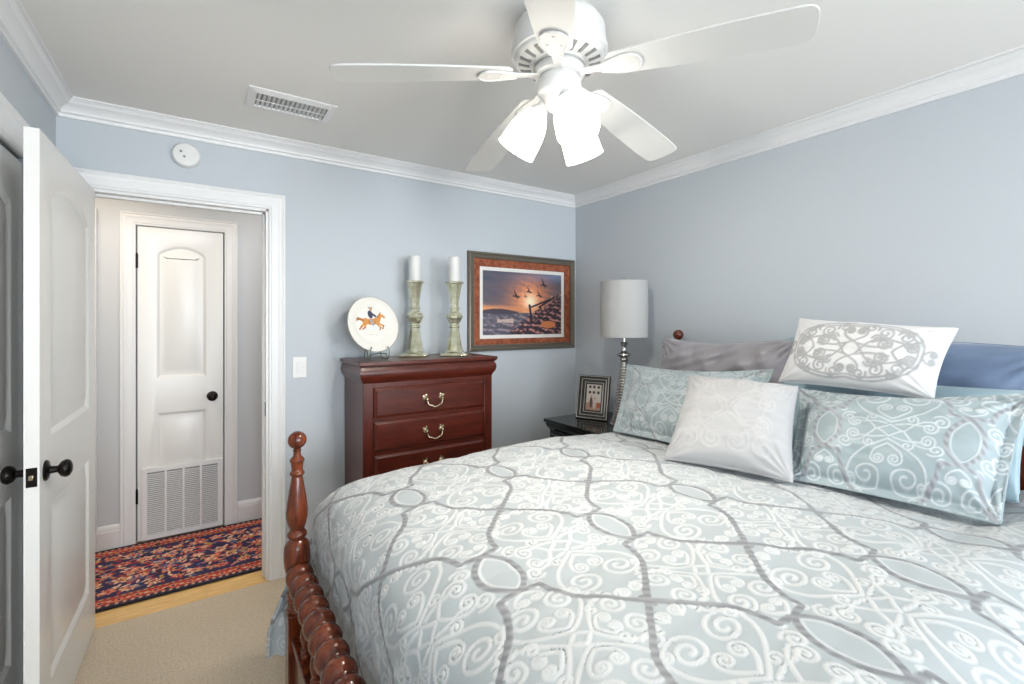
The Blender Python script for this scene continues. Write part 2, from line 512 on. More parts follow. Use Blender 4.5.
# narrow hall closet door with return air grille
HW = .470
d2 = tag(obj('door_2', door_bm(HW, 2.045, .036, [arch_poly(.098, HW - .098, 1.055, 1.935, .06), arch_poly(.098, HW - .098, .40, .83, 0)], z0=.012), 'door_white', smooth=30),
         'narrow white hall closet door with an arched panel and a floor level grille', 'door', kind='structure')
d2.location = (-.325, H + .012, 0)
knob(d2, HW - .064, .915, -.018, -1)
for z in (.30, 1.82): hinge(d2, -.003, -.020, z)
gx0, gx1, gz0, gz1 = .022, HW - .005, .012, .478
g = MB(); y0, y1 = -.032, -.018
g.box(gx0, gx1, y0, y1, gz0, gz0 + .03).box(gx0, gx1, y0, y1, gz1 - .03, gz1).box(gx0, gx0 + .028, y0, y1, gz0 + .03, gz1 - .03).box(gx1 - .028, gx1, y0, y1, gz0 + .03, gz1 - .03)
for k in (1, 2, 3):
    xx = gx0 + .028 + (gx1 - gx0 - .056) * k / 4; g.box(xx - .006, xx + .006, y0 + .001, y1, gz0 + .03, gz1 - .03)
gr = obj('return_grille', g, 'trim_white', d2, bevel=.0015); gr['label'] = 'white louvred air grille'
obj('grille_back', boxes((gx0 + .02, gx1 - .02, -.0195, -.0182, gz0 + .02, gz1 - .02)), 'grille_dark', gr)
lv = MB()
z = gz0 + .034
while z < gz1 - .036:
    lv.add([(gx0 + .027, -.0305, z), (gx1 - .027, -.0305, z), (gx1 - .027, -.0225, z + .0045), (gx0 + .027, -.0225, z + .0045),
            (gx0 + .027, -.0305, z + .0030), (gx1 - .027, -.0305, z + .0030), (gx1 - .027, -.0225, z + .0067), (gx0 + .027, -.0225, z + .0067)],
           [(0, 1, 2, 3), (4, 5, 6, 7), (0, 1, 5, 4), (2, 3, 7, 6), (1, 2, 6, 5), (0, 3, 7, 4)])
    z += .0128
obj('louvres', lv, 'trim_white', gr, smooth=0)
d4 = tag(obj('door_4', door_bm(.80, 2.045, .036, [arch_poly(.12, .68, 1.055, 1.935, .07), arch_poly(.12, .68, .23, .83, 0)], z0=.012), 'door_white', smooth=30),
         'white door at the left end of the hall wall', 'door', kind='structure')
d4.location = (-1.41, H + .03, 0)

# closed closet door in the left wall, with casing
MY0, MY1, MZ = 1.660, 2.442, 2.024


def casing_left():
    m = casing(-MY1, -MY0, MZ, k=1.36)
    # local x -> -Y, local -y -> +X
    m.v = [(L - y, -x, z) for x, y, z in m.v]
    return m


struct('trim_9', casing_left(), 'trim_white', 'white casing around the closet door behind the open door', 'door casing', smooth=25)
CWD = MY1 - MY0 - .010
d3 = tag(obj('door_3', door_bm(CWD, 2.012, .036, [arch_poly(.118, CWD - .118, 1.045, 1.915, .075), arch_poly(.118, CWD - .118, .235, .825, 0)], z0=.012), 'door_white', smooth=30),
         'closed white arched panel closet door behind the open bedroom door', 'door', kind='structure')
d3.location = (L - .022, MY0 + .005, 0); d3.rotation_euler = (0, 0, PI / 2)
knob(d3, .062, .948, -.018, -1)

# ------------------------------------------------------------------ small fixtures
sd = thing('smoke_detector', 'round white smoke detector on the wall above the doorway', 'smoke detector', (-.05, D, 2.272))
Ms = Matrix.Rotation(PI / 2, 4, 'X')
obj('housing', MB().lathe([(.060, 0), (.062, .006), (.060, .022), (.054, .030), (.030, .033), (.001, .033)], 40, Ms), 'switch_white', sd)
for x, z in ((-.022, .012), (-.008, -.012)): obj('sensor_button', MB().lathe([(.0065, .030), (.006, .0345), (.001, .035)], 14, Matrix.Translation((x, 0, z)) @ Ms), 'fan_slot', sd)

sw = thing('light_switch', 'white rocker light switch on the wall right of the doorway', 'light switch', (.482, D, 1.168))
obj('cover_plate', boxes((-.037, .037, -.006, 0, -.060, .060)), 'switch_white', sw, bevel=.003)
obj('rocker', MB().add([(-.0165, -.006, -.033), (.0165, -.006, -.033), (.0165, -.0065, .033), (-.0165, -.0065, .033), (-.0165, -.0075, -.033), (.0165, -.0075, -.033), (.0165, -.012, .033), (-.0165, -.012, .033)],
    [(0, 1, 2, 3), (4, 5, 6, 7), (0, 1, 5, 4), (2, 3, 7, 6), (1, 2, 6, 5), (0, 3, 7, 4)]), 'switch_white', sw, bevel=.001)
for z in (-.048, .048): obj('screw', MB().lathe([(.003, 0), (.003, .0068), (.001, .0072)], 10, Matrix.Translation((0, 0, z)) @ Ms), 'switch_white', sw)

cv = thing('ceiling_vent', 'white rectangular air vent in the ceiling near the doorway', 'air vent', (.362, 2.392, CEIL))
a, b = .182, .108
fr = MB()
P0 = [(-a, -b), (a, -b), (a, b), (-a, b)]; ia, ib = a - .034, b - .034
P1 = [(-ia, -ib), (ia, -ib), (ia, ib), (-ia, ib)]
for k in range(4):
    n = (k + 1) % 4
    fr.add([(*P0[k], 0), (*P0[n], 0), (*P0[n], -.004), (*P0[k], -.004), (*P1[k], -.012), (*P1[n], -.012), (*P1[k], 0), (*P1[n], 0)],
           [(0, 1, 2, 3), (3, 2, 5, 4), (4, 5, 7, 6)])
obj('frame', fr, 'trim_white', cv, smooth=0)
obj('duct_back', boxes((-ia, ia, -ib, ib, -.0012, -.0002)), 'grille_dark', cv, smooth=0)
n_ = 15
for k in range(n_):
    x = -ia + .012 + (2 * ia - .024) * k / (n_ - 1)
    s = MB().add([(x - .004, -ib, -.002), (x - .004, ib, -.002), (x + .004, ib, -.011), (x + .004, -ib, -.011), (x - .003, -ib, -.002), (x - .003, ib, -.002), (x + .005, ib, -.011), (x + .005, -ib, -.011)],
                 [(0, 1, 2, 3), (4, 5, 6, 7), (0, 1, 5, 4), (2, 3, 7, 6), (1, 2, 6, 5), (0, 3, 7, 4)])
    obj('louvre', s, 'trim_white', cv, smooth=0)
obj('crossbar', boxes((-ia, ia, -.002, .002, -.0125, -.010)), 'trim_white', cv, smooth=0)

# ------------------------------------------------------------------ ceiling fan
FX, FY = .989, 1.198
fan = thing('ceiling_fan', 'white five blade ceiling fan with three lit glass shades', 'ceiling fan', (FX, FY, CEIL))
obj('motor_housing', MB().lathe([(.001, -.172), (.085, -.170), (.088, -.166), (.118, -.162), (.138, -.156), (.146, -.148), (.148, -.142), (.155, -.140), (.158, -.132), (.158, -.122), (.150, -.118), (.152, -.100), (.148, -.055), (.132, -.030), (.104, -.018), (.104, -.001), (.09, 0)], 56), 'fan_white', fan)
for k in range(20):
    an = 2 * PI * k / 20
    M = Matrix.Rotation(an, 4, 'Z')
    q = [(.098, -.0045), (.134, -.0065), (.134, .0065), (.098, .0045)]
    v0 = [M @ Vector((x, y, -.1692 + (x - .098) * .245)) for x, y in q]; v1 = [p + Vector((0, 0, .006)) for p in v0]
    obj('vent_slot', MB().add(v0 + v1, [(0, 1, 2, 3), (4, 7, 6, 5), (0, 4, 5, 1), (1, 5, 6, 2), (2, 6, 7, 3), (3, 7, 4, 0)]), 'fan_slot', fan, smooth=0)
obj('flywheel', MB().lathe([(.001, -.206), (.070, -.206), (.082, -.201), (.086, -.192), (.084, -.182), (.074, -.172), (.07, -.168)], 48), 'fan_white', fan)
ft = obj('fitter', MB().lathe([(.001, -.318), (.022, -.317), (.040, -.308), (.052, -.292), (.056, -.276), (.060, -.268), (.068, -.264), (.072, -.258), (.072, -.222), (.068, -.214), (.062, -.210), (.062, -.204)], 44), 'fan_white', fan)
AZ0 = 2.703
DROOP = [.050, .115, .090, .035, .035]
BZ = -.198
PITCH = math.radians(-8.5)
for k in range(5):
    az = AZ0 - k * 2 * PI / 5
    sl = math.atan2(DROOP[k], .64)
    M = Matrix.Rotation(az, 4, 'Z') @ Matrix.Translation((.085, 0, BZ)) @ Matrix.Rotation(sl, 4, 'Y') @ Matrix.Rotation(PITCH, 4, 'X') @ Matrix.Translation((-.085, 0, 0))
    out = []
    top = []
    for t in np.linspace(0, 1, 15):
        x = .175 + (.665 - .175) * t; top.append((x, .050 + .022 * math.sin(t * PI * .55)))
    tip = [(.665 + .056 * math.sin(q) ** .5, .0712 * (abs(math.cos(q)) ** .6) * (1 if math.cos(q) > 0 else -1)) for q in np.linspace(.12, PI - .12, 13)]
    root = [(.160, -.034), (.157, 0), (.160, .034)]
    poly = root + top + tip + [(x, -y) for x, y in reversed(top)]
    bl = obj('blade', MB().prism(poly, -.003, .003, M), 'fan_white', fan, bevel=.0012, seg=1)
    # blade iron: tapered arm that spreads into a leaf with a raised rim
    leaf = [(.068, -.016), (.105, -.013), (.140, -.016), (.175, -.028), (.215, -.040), (.245, -.038), (.262, -.022), (.268, 0)]
    leaf = leaf + [(x, -y) for x, y in reversed(leaf[:-1])]
    ir = MB().prism(leaf, -.0085, -.0032, M)
    rim = [M @ Vector((x, y, -.009)) for x, y in leaf[2:-2]]
    ir.tube(rim, .0035, 8)
    for sx, sy in ((.195, -.02), (.195, .02), (.24, 0)): ir.lathe([(.005, -.011), (.005, -.008)], 10, M @ Matrix.Translation((sx, sy, 0)))
    obj('blade_iron', ir, 'fan_white', bl, bevel=.0015, seg=1)
for az in (13, 133, -107):
    a_ = math.radians(az)
    tilt = math.radians(33)
    # shade axis points outwards and down
    M = Matrix.Rotation(a_, 4, 'Z') @ Matrix.Translation((.050, 0, -.284)) @ Matrix.Rotation(PI - tilt, 4, 'Y')
    obj('socket_arm', MB().lathe([(.016, -.012), (.018, .016), (.026, .022), (.029, .030), (.029, .044)], 24, M), 'fan_white', ft)
    pr = [(.027, .036), (.036, .042), (.046, .058), (.055, .082), (.061, .110), (.064, .138), (.0655, .166), (.0675, .178), (.0655, .178), (.0635, .166), (.062, .138), (.059, .110), (.053, .082), (.044, .058), (.034, .044), (.026, .040)]
    s_ = obj('lamp_shade', MB().lathe(pr, 36, M, cap=False), 'shade_glass', fan)
    bulb = obj('bulb', MB().lathe([(.012, .040), (.016, .060), (.026, .085), (.029, .105), (.022, .125), (.008, .134), (.001, .135)], 20, M), 'shade_glass', s_)
    pl_ = bpy.data.lights.new('fan_bulb_light', 'POINT'); pl_.energy = 14; pl_.color = (1.0, .93, .83); pl_.shadow_soft_size = .03
    lo = bpy.data.objects.new('fan_bulb_light', pl_); COL.objects.link(lo)
    lo.location = Vector((FX, FY, CEIL)) + (M @ Vector((0, 0, .152)))
ch = MB(); ch.tube([(.045, -.055, -.24), (.047, -.057, -.27), (.047, -.057, -.37)], .0013, 6)
ch.lathe([(.002, -.395), (.005, -.390), (.005, -.376), (.002, -.370)], 10, Matrix.Translation((.047, -.057, 0)))
obj('pull_chain', ch, 'fan_white', fan)

# ------------------------------------------------------------------ stitched scroll designs
def crom(pts, n=8):
    P = [np.array(p, float) for p in pts]; P = [2 * P[0] - P[1]] + P + [2 * P[-1] - P[-2]]; out = []
    for i in range(1, len(P) - 2):
        for t in np.linspace(0, 1, n, endpoint=False):
            a, b, c, d = P[i - 1:i + 3]
            out.append(.5 * (2 * b + (c - a) * t + (2 * a - 5 * b + 4 * c - d) * t * t + (3 * b - a - 3 * c + d) * t ** 3))
    out.append(P[-2]); return np.array(out)


def spiral(cx, cy, r, a0, turns, sgn=1, r1=.18, n=34):
    t = np.linspace(0, 1, n); a = a0 + sgn * turns * 2 * PI * t; rr = r * (1 - (1 - r1) * t ** .85)
    return np.stack([cx + rr * np.cos(a), cy + rr * np.sin(a)], 1)


def heart(w, h, turns=1.45):
    """right half of a scroll heart, tip at the origin, pointing up; width w, height h"""
    s = spiral(.255, .66, .245, 0, turns + .35, 1, .14, 46)
    p = np.vstack([crom([(0, 0), (.17, .12), (.36, .30), (.465, .48), (.5, .66)])[:-1], s])
    return p * [w, h]


def cscroll(w, h):
    s1 = spiral(.30, .22, .20, PI / 2 * .2, 1.3, -1); s2 = spiral(.30, .78, .20, -PI / 2 * .2, 1.3, 1)
    mid = crom([(.49, .26), (.56, .5), (.49, .74)])
    return np.vstack([s1[::-1], mid[1:-1], s2]) * [w, h]


def rot(p, a, ox=0, oy=0):
    c, s = math.cos(a), math.sin(a); p = np.asarray(p)
    return np.stack([p[:, 0] * c - p[:, 1] * s + ox, p[:, 0] * s + p[:, 1] * c + oy], 1)


def mirror4(ps):
    out = []
    for p in ps:
        for sx in (1, -1):
            for sy in (1, -1): out.append(np.asarray(p) * [sx, sy])
    return out


def mirror2(ps, ax=0):
    return [q for p in ps for q in (np.asarray(p), np.asarray(p) * ([-1, 1] if ax == 0 else [1, -1]))]


class Tile:
    """drawing surface in metres; optional wrap-around"""
    def __init__(s, x0, y0, w, h, res, wrap=True):
        s.x0, s.y0, s.res, s.wrap = x0, y0, res, wrap
        s.nx, s.ny = int(round(w / res)), int(round(h / res)); s.a = np.zeros((s.nx, s.ny), np.float32)

    def stroke(s, p, wd, soft=None, val=1.0):
        soft = soft or s.res * 1.2; R_ = wd / 2 + soft
        for a, b in zip(p[:-1], p[1:]):
            lo = np.floor((np.minimum(a, b) - R_ - [s.x0, s.y0]) / s.res).astype(int); hi = np.ceil((np.maximum(a, b) + R_ - [s.x0, s.y0]) / s.res).astype(int)
            if not s.wrap:
                lo = np.maximum(lo, 0); hi = np.minimum(hi, [s.nx - 1, s.ny - 1])
                if (hi < lo).any(): continue
            I = np.arange(lo[0], hi[0] + 1); J = np.arange(lo[1], hi[1] + 1)
            X, Y = np.meshgrid(s.x0 + (I + .5) * s.res, s.y0 + (J + .5) * s.res, indexing='ij')
            d = b - a; L2 = max(1e-12, d @ d); t = np.clip(((X - a[0]) * d[0] + (Y - a[1]) * d[1]) / L2, 0, 1)
            dist = np.hypot(X - a[0] - t * d[0], Y - a[1] - t * d[1])
            v = np.clip((wd / 2 + soft / 2 - dist) / soft, 0, 1) * val
            ix = np.ix_(I % s.nx, J % s.ny); s.a[ix] = np.maximum(s.a[ix], v)

    def sample(s, x, y):
        fx = (x - s.x0) / s.res - .5; fy = (y - s.y0) / s.res - .5
        i = np.floor(fx).astype(int); j = np.floor(fy).astype(int); u = fx - i; v = fy - j
        g = (lambda i, j: s.a[i % s.nx, j % s.ny]) if s.wrap else (lambda i, j: np.where((i >= 0) & (i < s.nx) & (j >= 0) & (j < s.ny), s.a[np.clip(i, 0, s.nx - 1), np.clip(j, 0, s.ny - 1)], 0))
        return g(i, j) * (1 - u) * (1 - v) + g(i + 1, j) * u * (1 - v) + g(i, j + 1) * (1 - u) * v + g(i + 1, j + 1) * u * v


SU, SV = .36, .56                              # repeat of the ogee lattice
T_RIB = Tile(0, 0, SU, SV, .0016); T_SCR = Tile(0, 0, SU, SV, .0016)
hs = SV / 2
# right edge of one lattice column, from lens centre to crossing
edge = crom([(.044, 0), (.038, .035), (.018, .066), (0, .082)])
step = np.array([(0, .082), (.046, .090), (.050, .124)])
ogee = crom([(.050, .124), (.072, .172), (.120, .222), (.18, hs)])
for p, w in ((edge, .011), (step, .011), (ogee, .0115)):
    for sx in (1, -1):
        for sy in (1, -1): T_RIB.stroke(p * [sx, sy], w)
T_RIB.stroke(np.array([(.18, hs - .012), (.18, hs + .012)]), .015)
lens_cord = crom([(.034, 0), (.029, .033), (.013, .058), (0, .070)])
CW = .0044
for p in mirror4([lens_cord]): T_SCR.stroke(p, CW * .8)
# medallion B: tall, centred at (.18, 0)
B = mirror4([heart(.215, .168) + [0, .036], heart(.085, .075) + [0, .050], crom([(0, .026), (.013, .013), (.032, 0)]), rot(heart(.100, .090), -PI / 2, .036, 0),
             heart(.082, .062) * [1, -1] + [0, .272], spiral(.118, .052, .024, PI * .75, 1.5, -1), spiral(.058, .218, .017, -PI * .6, 1.4, 1),
             crom([(.10, .036), (.075, .030), (.045, .034), (.012, .028)]), spiral(.050, .052, .016, -.5, 1.3, 1), spiral(.135, .088, .015, 2, 1.4, -1), crom([(.02, .214), (.03, .236), (.024, .262)])])
for p in B: T_SCR.stroke(p + [.18, 0], CW)
# medallion A: squarer, centred at (0, hs)
A = mirror4([heart(.160, .138) + [0, .024], heart(.062, .056) + [0, .036], rot(heart(.140, .128), -PI / 2, .024, 0), rot(heart(.055, .05), -PI / 2, .036, 0), heart(.060, .044) * [1, -1] + [0, .186],
             crom([(0, .018), (.010, .009), (.020, 0)]), spiral(.100, .082, .022, PI * 1.2, 1.5, 1), spiral(.066, .046, .015, PI * .2, 1.3, 1), spiral(.085, .118, .014, 3, 1.4, -1)])
for p in A: T_SCR.stroke(p + [0, hs], CW)

T_GAP = Tile(0, 0, SU, SV, .0016)                 # cords stay clear of the ribbon
for p in (edge, step, ogee):
    for sx in (1, -1):
        for sy in (1, -1): T_GAP.stroke(p * [sx, sy], .0155, .003)
T_SCR.a *= 1 - T_GAP.a


def lattice(u, v):
    return T_SCR.sample(u, v), T_RIB.sample(u, v)


# ------------------------------------------------------------------ bed
PX0, PX1, PY0, PY1 = .297, 2.470, .200, 1.840      # bed post centres
bed = thing('bed', 'dark cherry four post bed with ball finials and a spool turned footboard rail', 'bed', (1.38, 1.02, 0))
OB = Vector((1.38, 1.02, 0))


def rel(o):                                        # parts of the bed are modelled in room coordinates
    o.data.transform(Matrix.Translation(-OB)); return o


def post(x, y, k, zt, name):
    """k stretches the turned upper shaft; zt is total height"""
    base = 1.035
    up = lambda z: z if z < .655 else .655 + (z - .655) * (zt - .655 - .385 + .385) / (base - .655) if k else z
    pr = [(.030, .385), (.034, .392), (.034, .404), (.026, .410), (.033, .418), (.033, .430), (.026, .437), (.034, .446), (.034, .460), (.026, .467), (.032, .475), (.031, .486), (.025, .496), (.027, .505),
          (.036, .525), (.042, .550), (.0445, .580), (.0435, .600), (.044, .604), (.0425, .608), (.043, .618), (.038, .634), (.028, .644), (.023, .650), (.033, .658), (.034, .668), (.027, .676), (.024, .684),
          (.030, .700), (.0355, .725), (.0365, .745), (.033, .780), (.027, .820), (.021, .858), (.018, .874), (.024, .878), (.026, .884), (.022, .890), (.018, .896), (.0205, .915), (.022, .925), (.026, .929), (.024, .934),
          (.013, .948), (.012, .962), (.016, .968)]
    pr = [(r, up(z)) for r, z in pr]
    m = MB(); M = Matrix.Translation((x, y, 0))
    m.lathe(pr, 32, M)
    m.box(x - .034, x + .034, y - .034, y + .034, .10, .388)
    m.lathe([(.020, 0), (.028, .02), (.034, .05), (.026, .085), (.033, .092), (.033, .102)], 24, M)
    o = rel(obj(name, m, 'cherry_bed', bed, bevel=.003))
    zb = zt - .032
    b = [(.012, zb - .034)] + [(.0315 * math.cos(a), zb + .0315 * math.sin(a)) for a in np.linspace(-1.15, PI / 2, 14)]
    rel(obj('finial', MB().lathe(b, 28, M), 'cherry_bed', o))
    return o


for y in (PY1, PY0):
    post(PX0, y, 1, 1.035, 'foot_post'); post(PX1, y, 1, 1.380, 'head_post')
# spool turned blanket rail
y0, y1 = PY0 + .03, PY1 - .03
pitch = .0805
nb = int(round((y1 - y0) / pitch)); pitch = (y1 - y0) / nb
pr = [(.022, 0)]
for k in range(nb):
    z = k * pitch
    pr += [(.031, z + .004), (.035, z + .009), (.036, z + .014), (.033, z + .018), (.030, z + .020)]
    pr += [(.030 + .0165 * math.sin(PI * t) ** .6, z + .021 + .0575 * t) for t in np.linspace(.04, .96, 9)]
pr.append((.022, y1 - y0))
rel(obj('blanket_rail', MB().lathe(pr, 28, Matrix.Translation((PX0, y0, .535)) @ Matrix.Rotation(-PI / 2, 4, 'X')), 'cherry_bed', bed, smooth=60))
rel(obj('lower_rail', boxes((PX0 - .018, PX0 + .018, PY0 + .03, PY1 - .03, .165, .305)), 'cherry_bed', bed, bevel=.006))
rel(obj('ledge', boxes((PX0 - .026, PX0 + .026, PY0 + .034, PY1 - .034, .302, .318)), 'cherry_bed', bed, bevel=.004))
for k in range(9):
    y = PY1 - .175 - k * .1615
    if y < PY0 + .08: break
    pr = [(.012, .316), (.017, .324), (.017, .332), (.012, .337), (.018, .345), (.018, .352), (.012, .358), (.016, .372), (.020, .395), (.017, .418), (.012, .430), (.017, .437), (.017, .444), (.012, .450), (.015, .465), (.0165, .480), (.012, .505)]
    rel(obj('spindle', MB().lathe(pr, 18, Matrix.Translation((PX0, y, 0))), 'cherry_bed', bed))
for y in (PY0, PY1): rel(obj('side_rail', boxes((PX0 + .03, PX1 - .03, y - .014, y + .014, .17, .31)), 'cherry_bed', bed, bevel=.004))
hb = [(PY0 + .03, .35)]
for t in np.linspace(0, 1, 41):
    y = PY0 + .03 + (PY1 - PY0 - .06) * t; s_ = abs(2 * t - 1)
    hb.append((y, .98 + .22 * (.5 + .5 * math.cos(PI * min(1, s_ * 1.15)))))
hb.append((PY1 - .03, .35))
hbm = MB(); n = len(hb)
hbm.v = [(PX1 - .014, y, z) for y, z in hb] + [(PX1 + .014, y, z) for y, z in hb]
hbm.f = [tuple(range(n)), tuple(range(2 * n - 1, n - 1, -1))] + [(i, (i + 1) % n, n + (i + 1) % n, n + i) for i in range(n)]
rel(obj('headboard_panel', hbm, 'cherry_bed', bed, bevel=.005))

MT = .765                                           # mattress top
bs = tag(obj('box_spring', boxes((PX0 + .10, PX1 - .045, PY0 + .04, PY1 - .04, .31, .545)), 'mattress_white', bevel=.03, seg=3), 'pale box spring seen between the footboard spindles', 'box spring')
mt = tag(obj('mattress', boxes((PX0 + .17, PX1 - .045, PY0 + .08, PY1 - .08, .548, MT)), 'mattress_white', bevel=.07, seg=4), 'white mattress under the comforter', 'mattress')

# comforter: flat top, rounded edges, tucked at the foot, hanging down both long sides
XE, HRX, VRX = .600, .222, .140
YF, YN, HRY, VRY = 1.705, .335, .205, .115
ZT = .862
da = .0030


def fold(d, hr, vr):
    """cloth distance past the edge -> (outward offset, drop)"""
    la = 1.5708 * math.sqrt((hr * hr + vr * vr) / 2)
    th = np.clip(d / la, 0, 1) * PI / 2
    return np.where(d <= 0, d * 0, hr * np.sin(th)), np.where(d <= 0, 0, vr * (1 - np.cos(th))) + np.clip(d - la, 0, None)


sd_ = np.arange(0, 2.02 + .64, da)                  # along the bed, from foot hem
S = XE - .60 + sd_
S = S[S < 2.34]
tt = np.arange(YN - .68, YF + .79, da)
SS, TT = np.meshgrid(S, tt, indexing='ij')
ox, dx = fold(np.clip(XE - SS, 0, None), HRX, VRX)
oyf, dyf = fold(np.clip(TT - YF, 0, None), HRY, VRY); oyn, dyn = fold(np.clip(YN - TT, 0, None), HRY, VRY)
w = 1 - np.clip((np.maximum(dyf, dyn) - .105) / .17, 0, 1)            # how much the foot end stays tucked
X = np.where(SS < XE, XE - ox - (1 - w) * (.10 + .36 * np.clip((np.maximum(dyf, dyn) - .25) / .3, 0, 1)) * np.clip(XE - SS - .25, 0, None), SS)
Y = np.clip(TT, YN, YF) + oyf - oyn
wd = np.clip(w, 0, 1)
drop = np.sqrt((dx * wd) ** 2 + (dyf + dyn) ** 2)
crown_ = .012 * np.sin(np.clip((SS - .4) / 1.9, 0, 1) * PI) * np.sin(np.clip((TT - .2) / 1.6, 0, 1) * PI)
Z = ZT - .030 * np.clip((1.35 - SS) / .8, 0, 1) ** 1.5 + crown_ + .010 * np.clip((SS - 1.0), 0, 1) - .038 * np.clip((SS - 1.42) / .4, 0, 1) * np.clip((TT - .28) / .1, 0, 1) - drop
side = np.clip((dyf + dyn - .08) / .3, 0, 1)
Y += side * (.012 * np.sin(SS * 21 + 1.0) + .008 * np.sin(SS * 37)) * np.where(TT > 1, 1, -1) + side * .012 * np.where(TT > 1, 1, -1)
hang = np.clip((dx * wd - .06) / .2, 0, 1)
X += hang * (.004 * np.sin(TT * 23) + .004 * np.sin(TT * 41 + 2))
puff = .0042 * vnoise(SS * 2.2, TT * 2.2, 5, 3) + .0022 * vnoise(SS * 7 + TT * 2, TT * 9, 8, 2)
scr, rib = lattice(SS - 1.305, TT - .362)
relief = puff * 1.0 + .0017 * scr + .0012 * rib
Pm = np.stack([X, Y, Z], -1)
du = np.gradient(Pm, axis=0); dv = np.gradient(Pm, axis=1); N = np.cross(du, dv); N /= np.maximum(1e-9, np.linalg.norm(N, axis=-1, keepdims=True))
Pm = Pm + N * relief[..., None]
cf = fast_grid('comforter', Pm, 'comforter_cloth', None, np.stack([scr, rib, 0 * scr], -1), np.stack([SS, TT], -1))
so = cf.modifiers.new('padding', 'SOLIDIFY'); so.thickness = .012; so.offset = -1
tag(cf, 'seafoam comforter with white corded scrolls and a grey ribbon lattice spread over the bed', 'comforter')


# ------------------------------------------------------------------ pillows
def pillow(name, bl, br, tl, tr, T, material, label, design=None, res=.005, flange=.0, sag=(0, 0), wr=.006, seed=1, group=None, pinch=.04, cat='pillow', lean=None):
    """stuffed pillow through four corner points; front faces the foot of the bed"""
    bl, br, tl, tr = [np.array(p, float) for p in (bl, br, tl, tr)]
    w = .5 * (np.linalg.norm(br - bl) + np.linalg.norm(tr - tl)); h = .5 * (np.linalg.norm(tl - bl) + np.linalg.norm(tr - br))
    n = max(24, int(w / res)); m = max(20, int(h / res))
    # denser towards the seams so the edge stays round
    a = np.linspace(-1, 1, n); b = np.linspace(-1, 1, m)
    A, B_ = np.meshgrid(a, b, indexing='ij')
    nrm = np.cross(br - bl, tl - bl); nrm /= np.linalg.norm(nrm)
    if nrm[0] > 0: nrm = -nrm
    fu = 1 - 2 * flange / w; fv = 1 - 2 * flange / h
    eu = np.clip(1 - np.abs(A / fu) ** 2.6, 0, 1); ev = np.clip(1 - np.abs(B_ / fv) ** 2.6, 0, 1)
    th = T / 2 * (eu * ev) ** .55
    # sides pull in between the corners
    Ai = A * (1 - pinch * (1 - B_ ** 2) * np.abs(A) ** 3); Bi = B_ * (1 - pinch * (1 - A ** 2) * np.abs(B_) ** 3)
    U = (Ai + 1) / 2; V = (Bi + 1) / 2
    base = ((1 - U) * (1 - V))[..., None] * bl + (U * (1 - V))[..., None] * br + ((1 - U) * V)[..., None] * tl + (U * V)[..., None] * tr
    base[..., 2] += (sag[0] * np.sin(PI * U) + sag[1] * np.sin(2 * PI * U)) * V
    x = A * w / 2; y = B_ * h / 2
    wrk = wr * (vnoise(x * 4, y * 4, seed, 3) + .55 * vnoise(x * 5, y * 16, seed + 50, 2)) * (.3 + .7 * (eu * ev) ** .5)
    # gathers running in from the corners
    for ca in (-1, 1):
        for cb in (-1, 1):
            r = np.hypot((A - ca) * w / 2, (B_ - cb) * h / 2); q = np.arctan2((B_ - cb) * h, (A - ca) * w)
            wrk += wr * .55 * np.sin(q * 17 + seed) * np.exp(-((r - .07) / .06) ** 2)
    scr = rib = np.zeros_like(x); relf = 0
    if design is not None:
        scr, rib = design(x, y)
        inside = (eu * ev > 0) | (flange > 0)
        relf = .0018 * scr + .0012 * rib
    root = None
    front = base + nrm * (th + .002 + wrk + relf)[..., None]
    back = base - nrm * (th * .9 + .002 + wrk * .5)[..., None]
    # shared rim: one closed skin
    back[0], back[-1], back[:, 0], back[:, -1] = base[0] - nrm * .003, base[-1] - nrm * .003, base[:, 0] - nrm * .003, base[:, -1] - nrm * .003
    front[0], front[-1], front[:, 0], front[:, -1] = base[0] + nrm * .003, base[-1] + nrm * .003, base[:, 0] + nrm * .003, base[:, -1] + nrm * .003
    nv = n * m
    i, j = np.meshgrid(np.arange(n - 1), np.arange(m - 1), indexing='ij')
    q = np.stack([i * m + j, (i + 1) * m + j, (i + 1) * m + j + 1, i * m + j + 1], -1).reshape(-1, 4)
    if np.dot(np.cross(front[1, 0] - front[0, 0], front[0, 1] - front[0, 0]), nrm) < 0: q = q[:, ::-1]
    q2 = q[:, ::-1] + nv
    ring = [i_ * m for i_ in range(n)] + [(n - 1) * m + k for k in range(1, m)] + [i_ * m + m - 1 for i_ in range(n - 2, -1, -1)] + [k for k in range(m - 2, 0, -1)]
    rq = np.array([(ring[k], ring[(k + 1) % len(ring)], ring[(k + 1) % len(ring)] + nv, ring[k] + nv) for k in range(len(ring))])
    me = bpy.data.meshes.new(name)
    vs = np.vstack([front.reshape(-1, 3), back.reshape(-1, 3)])
    qq = np.vstack([q, q2, rq]).astype(np.int32)
    me.vertices.add(len(vs)); me.vertices.foreach_set('co', vs.astype(np.float32).ravel())
    me.loops.add(len(qq) * 4); me.loops.foreach_set('vertex_index', qq.ravel())
    me.polygons.add(len(qq)); me.polygons.foreach_set('loop_start', np.arange(0, len(qq) * 4, 4, dtype=np.int32))
    me.update(calc_edges=True); me.validate()
    me.materials.append(MATS[material]); me.shade_smooth()
    bm = bmesh.new(); bm.from_mesh(me); bmesh.ops.recalc_face_normals(bm, faces=bm.faces); bm.to_mesh(me); bm.free()
    o = bpy.data.objects.new(name, me); COL.objects.link(o)
    if design is not None:
        c = np.stack([scr, rib, 0 * scr], -1).reshape(-1, 3); uv = np.stack([x, y], -1).reshape(-1, 2)
        set_attr(o, np.vstack([c, c]), np.vstack([uv, uv]))
    tag(o, label, cat, group)
    o['_r'] = 0
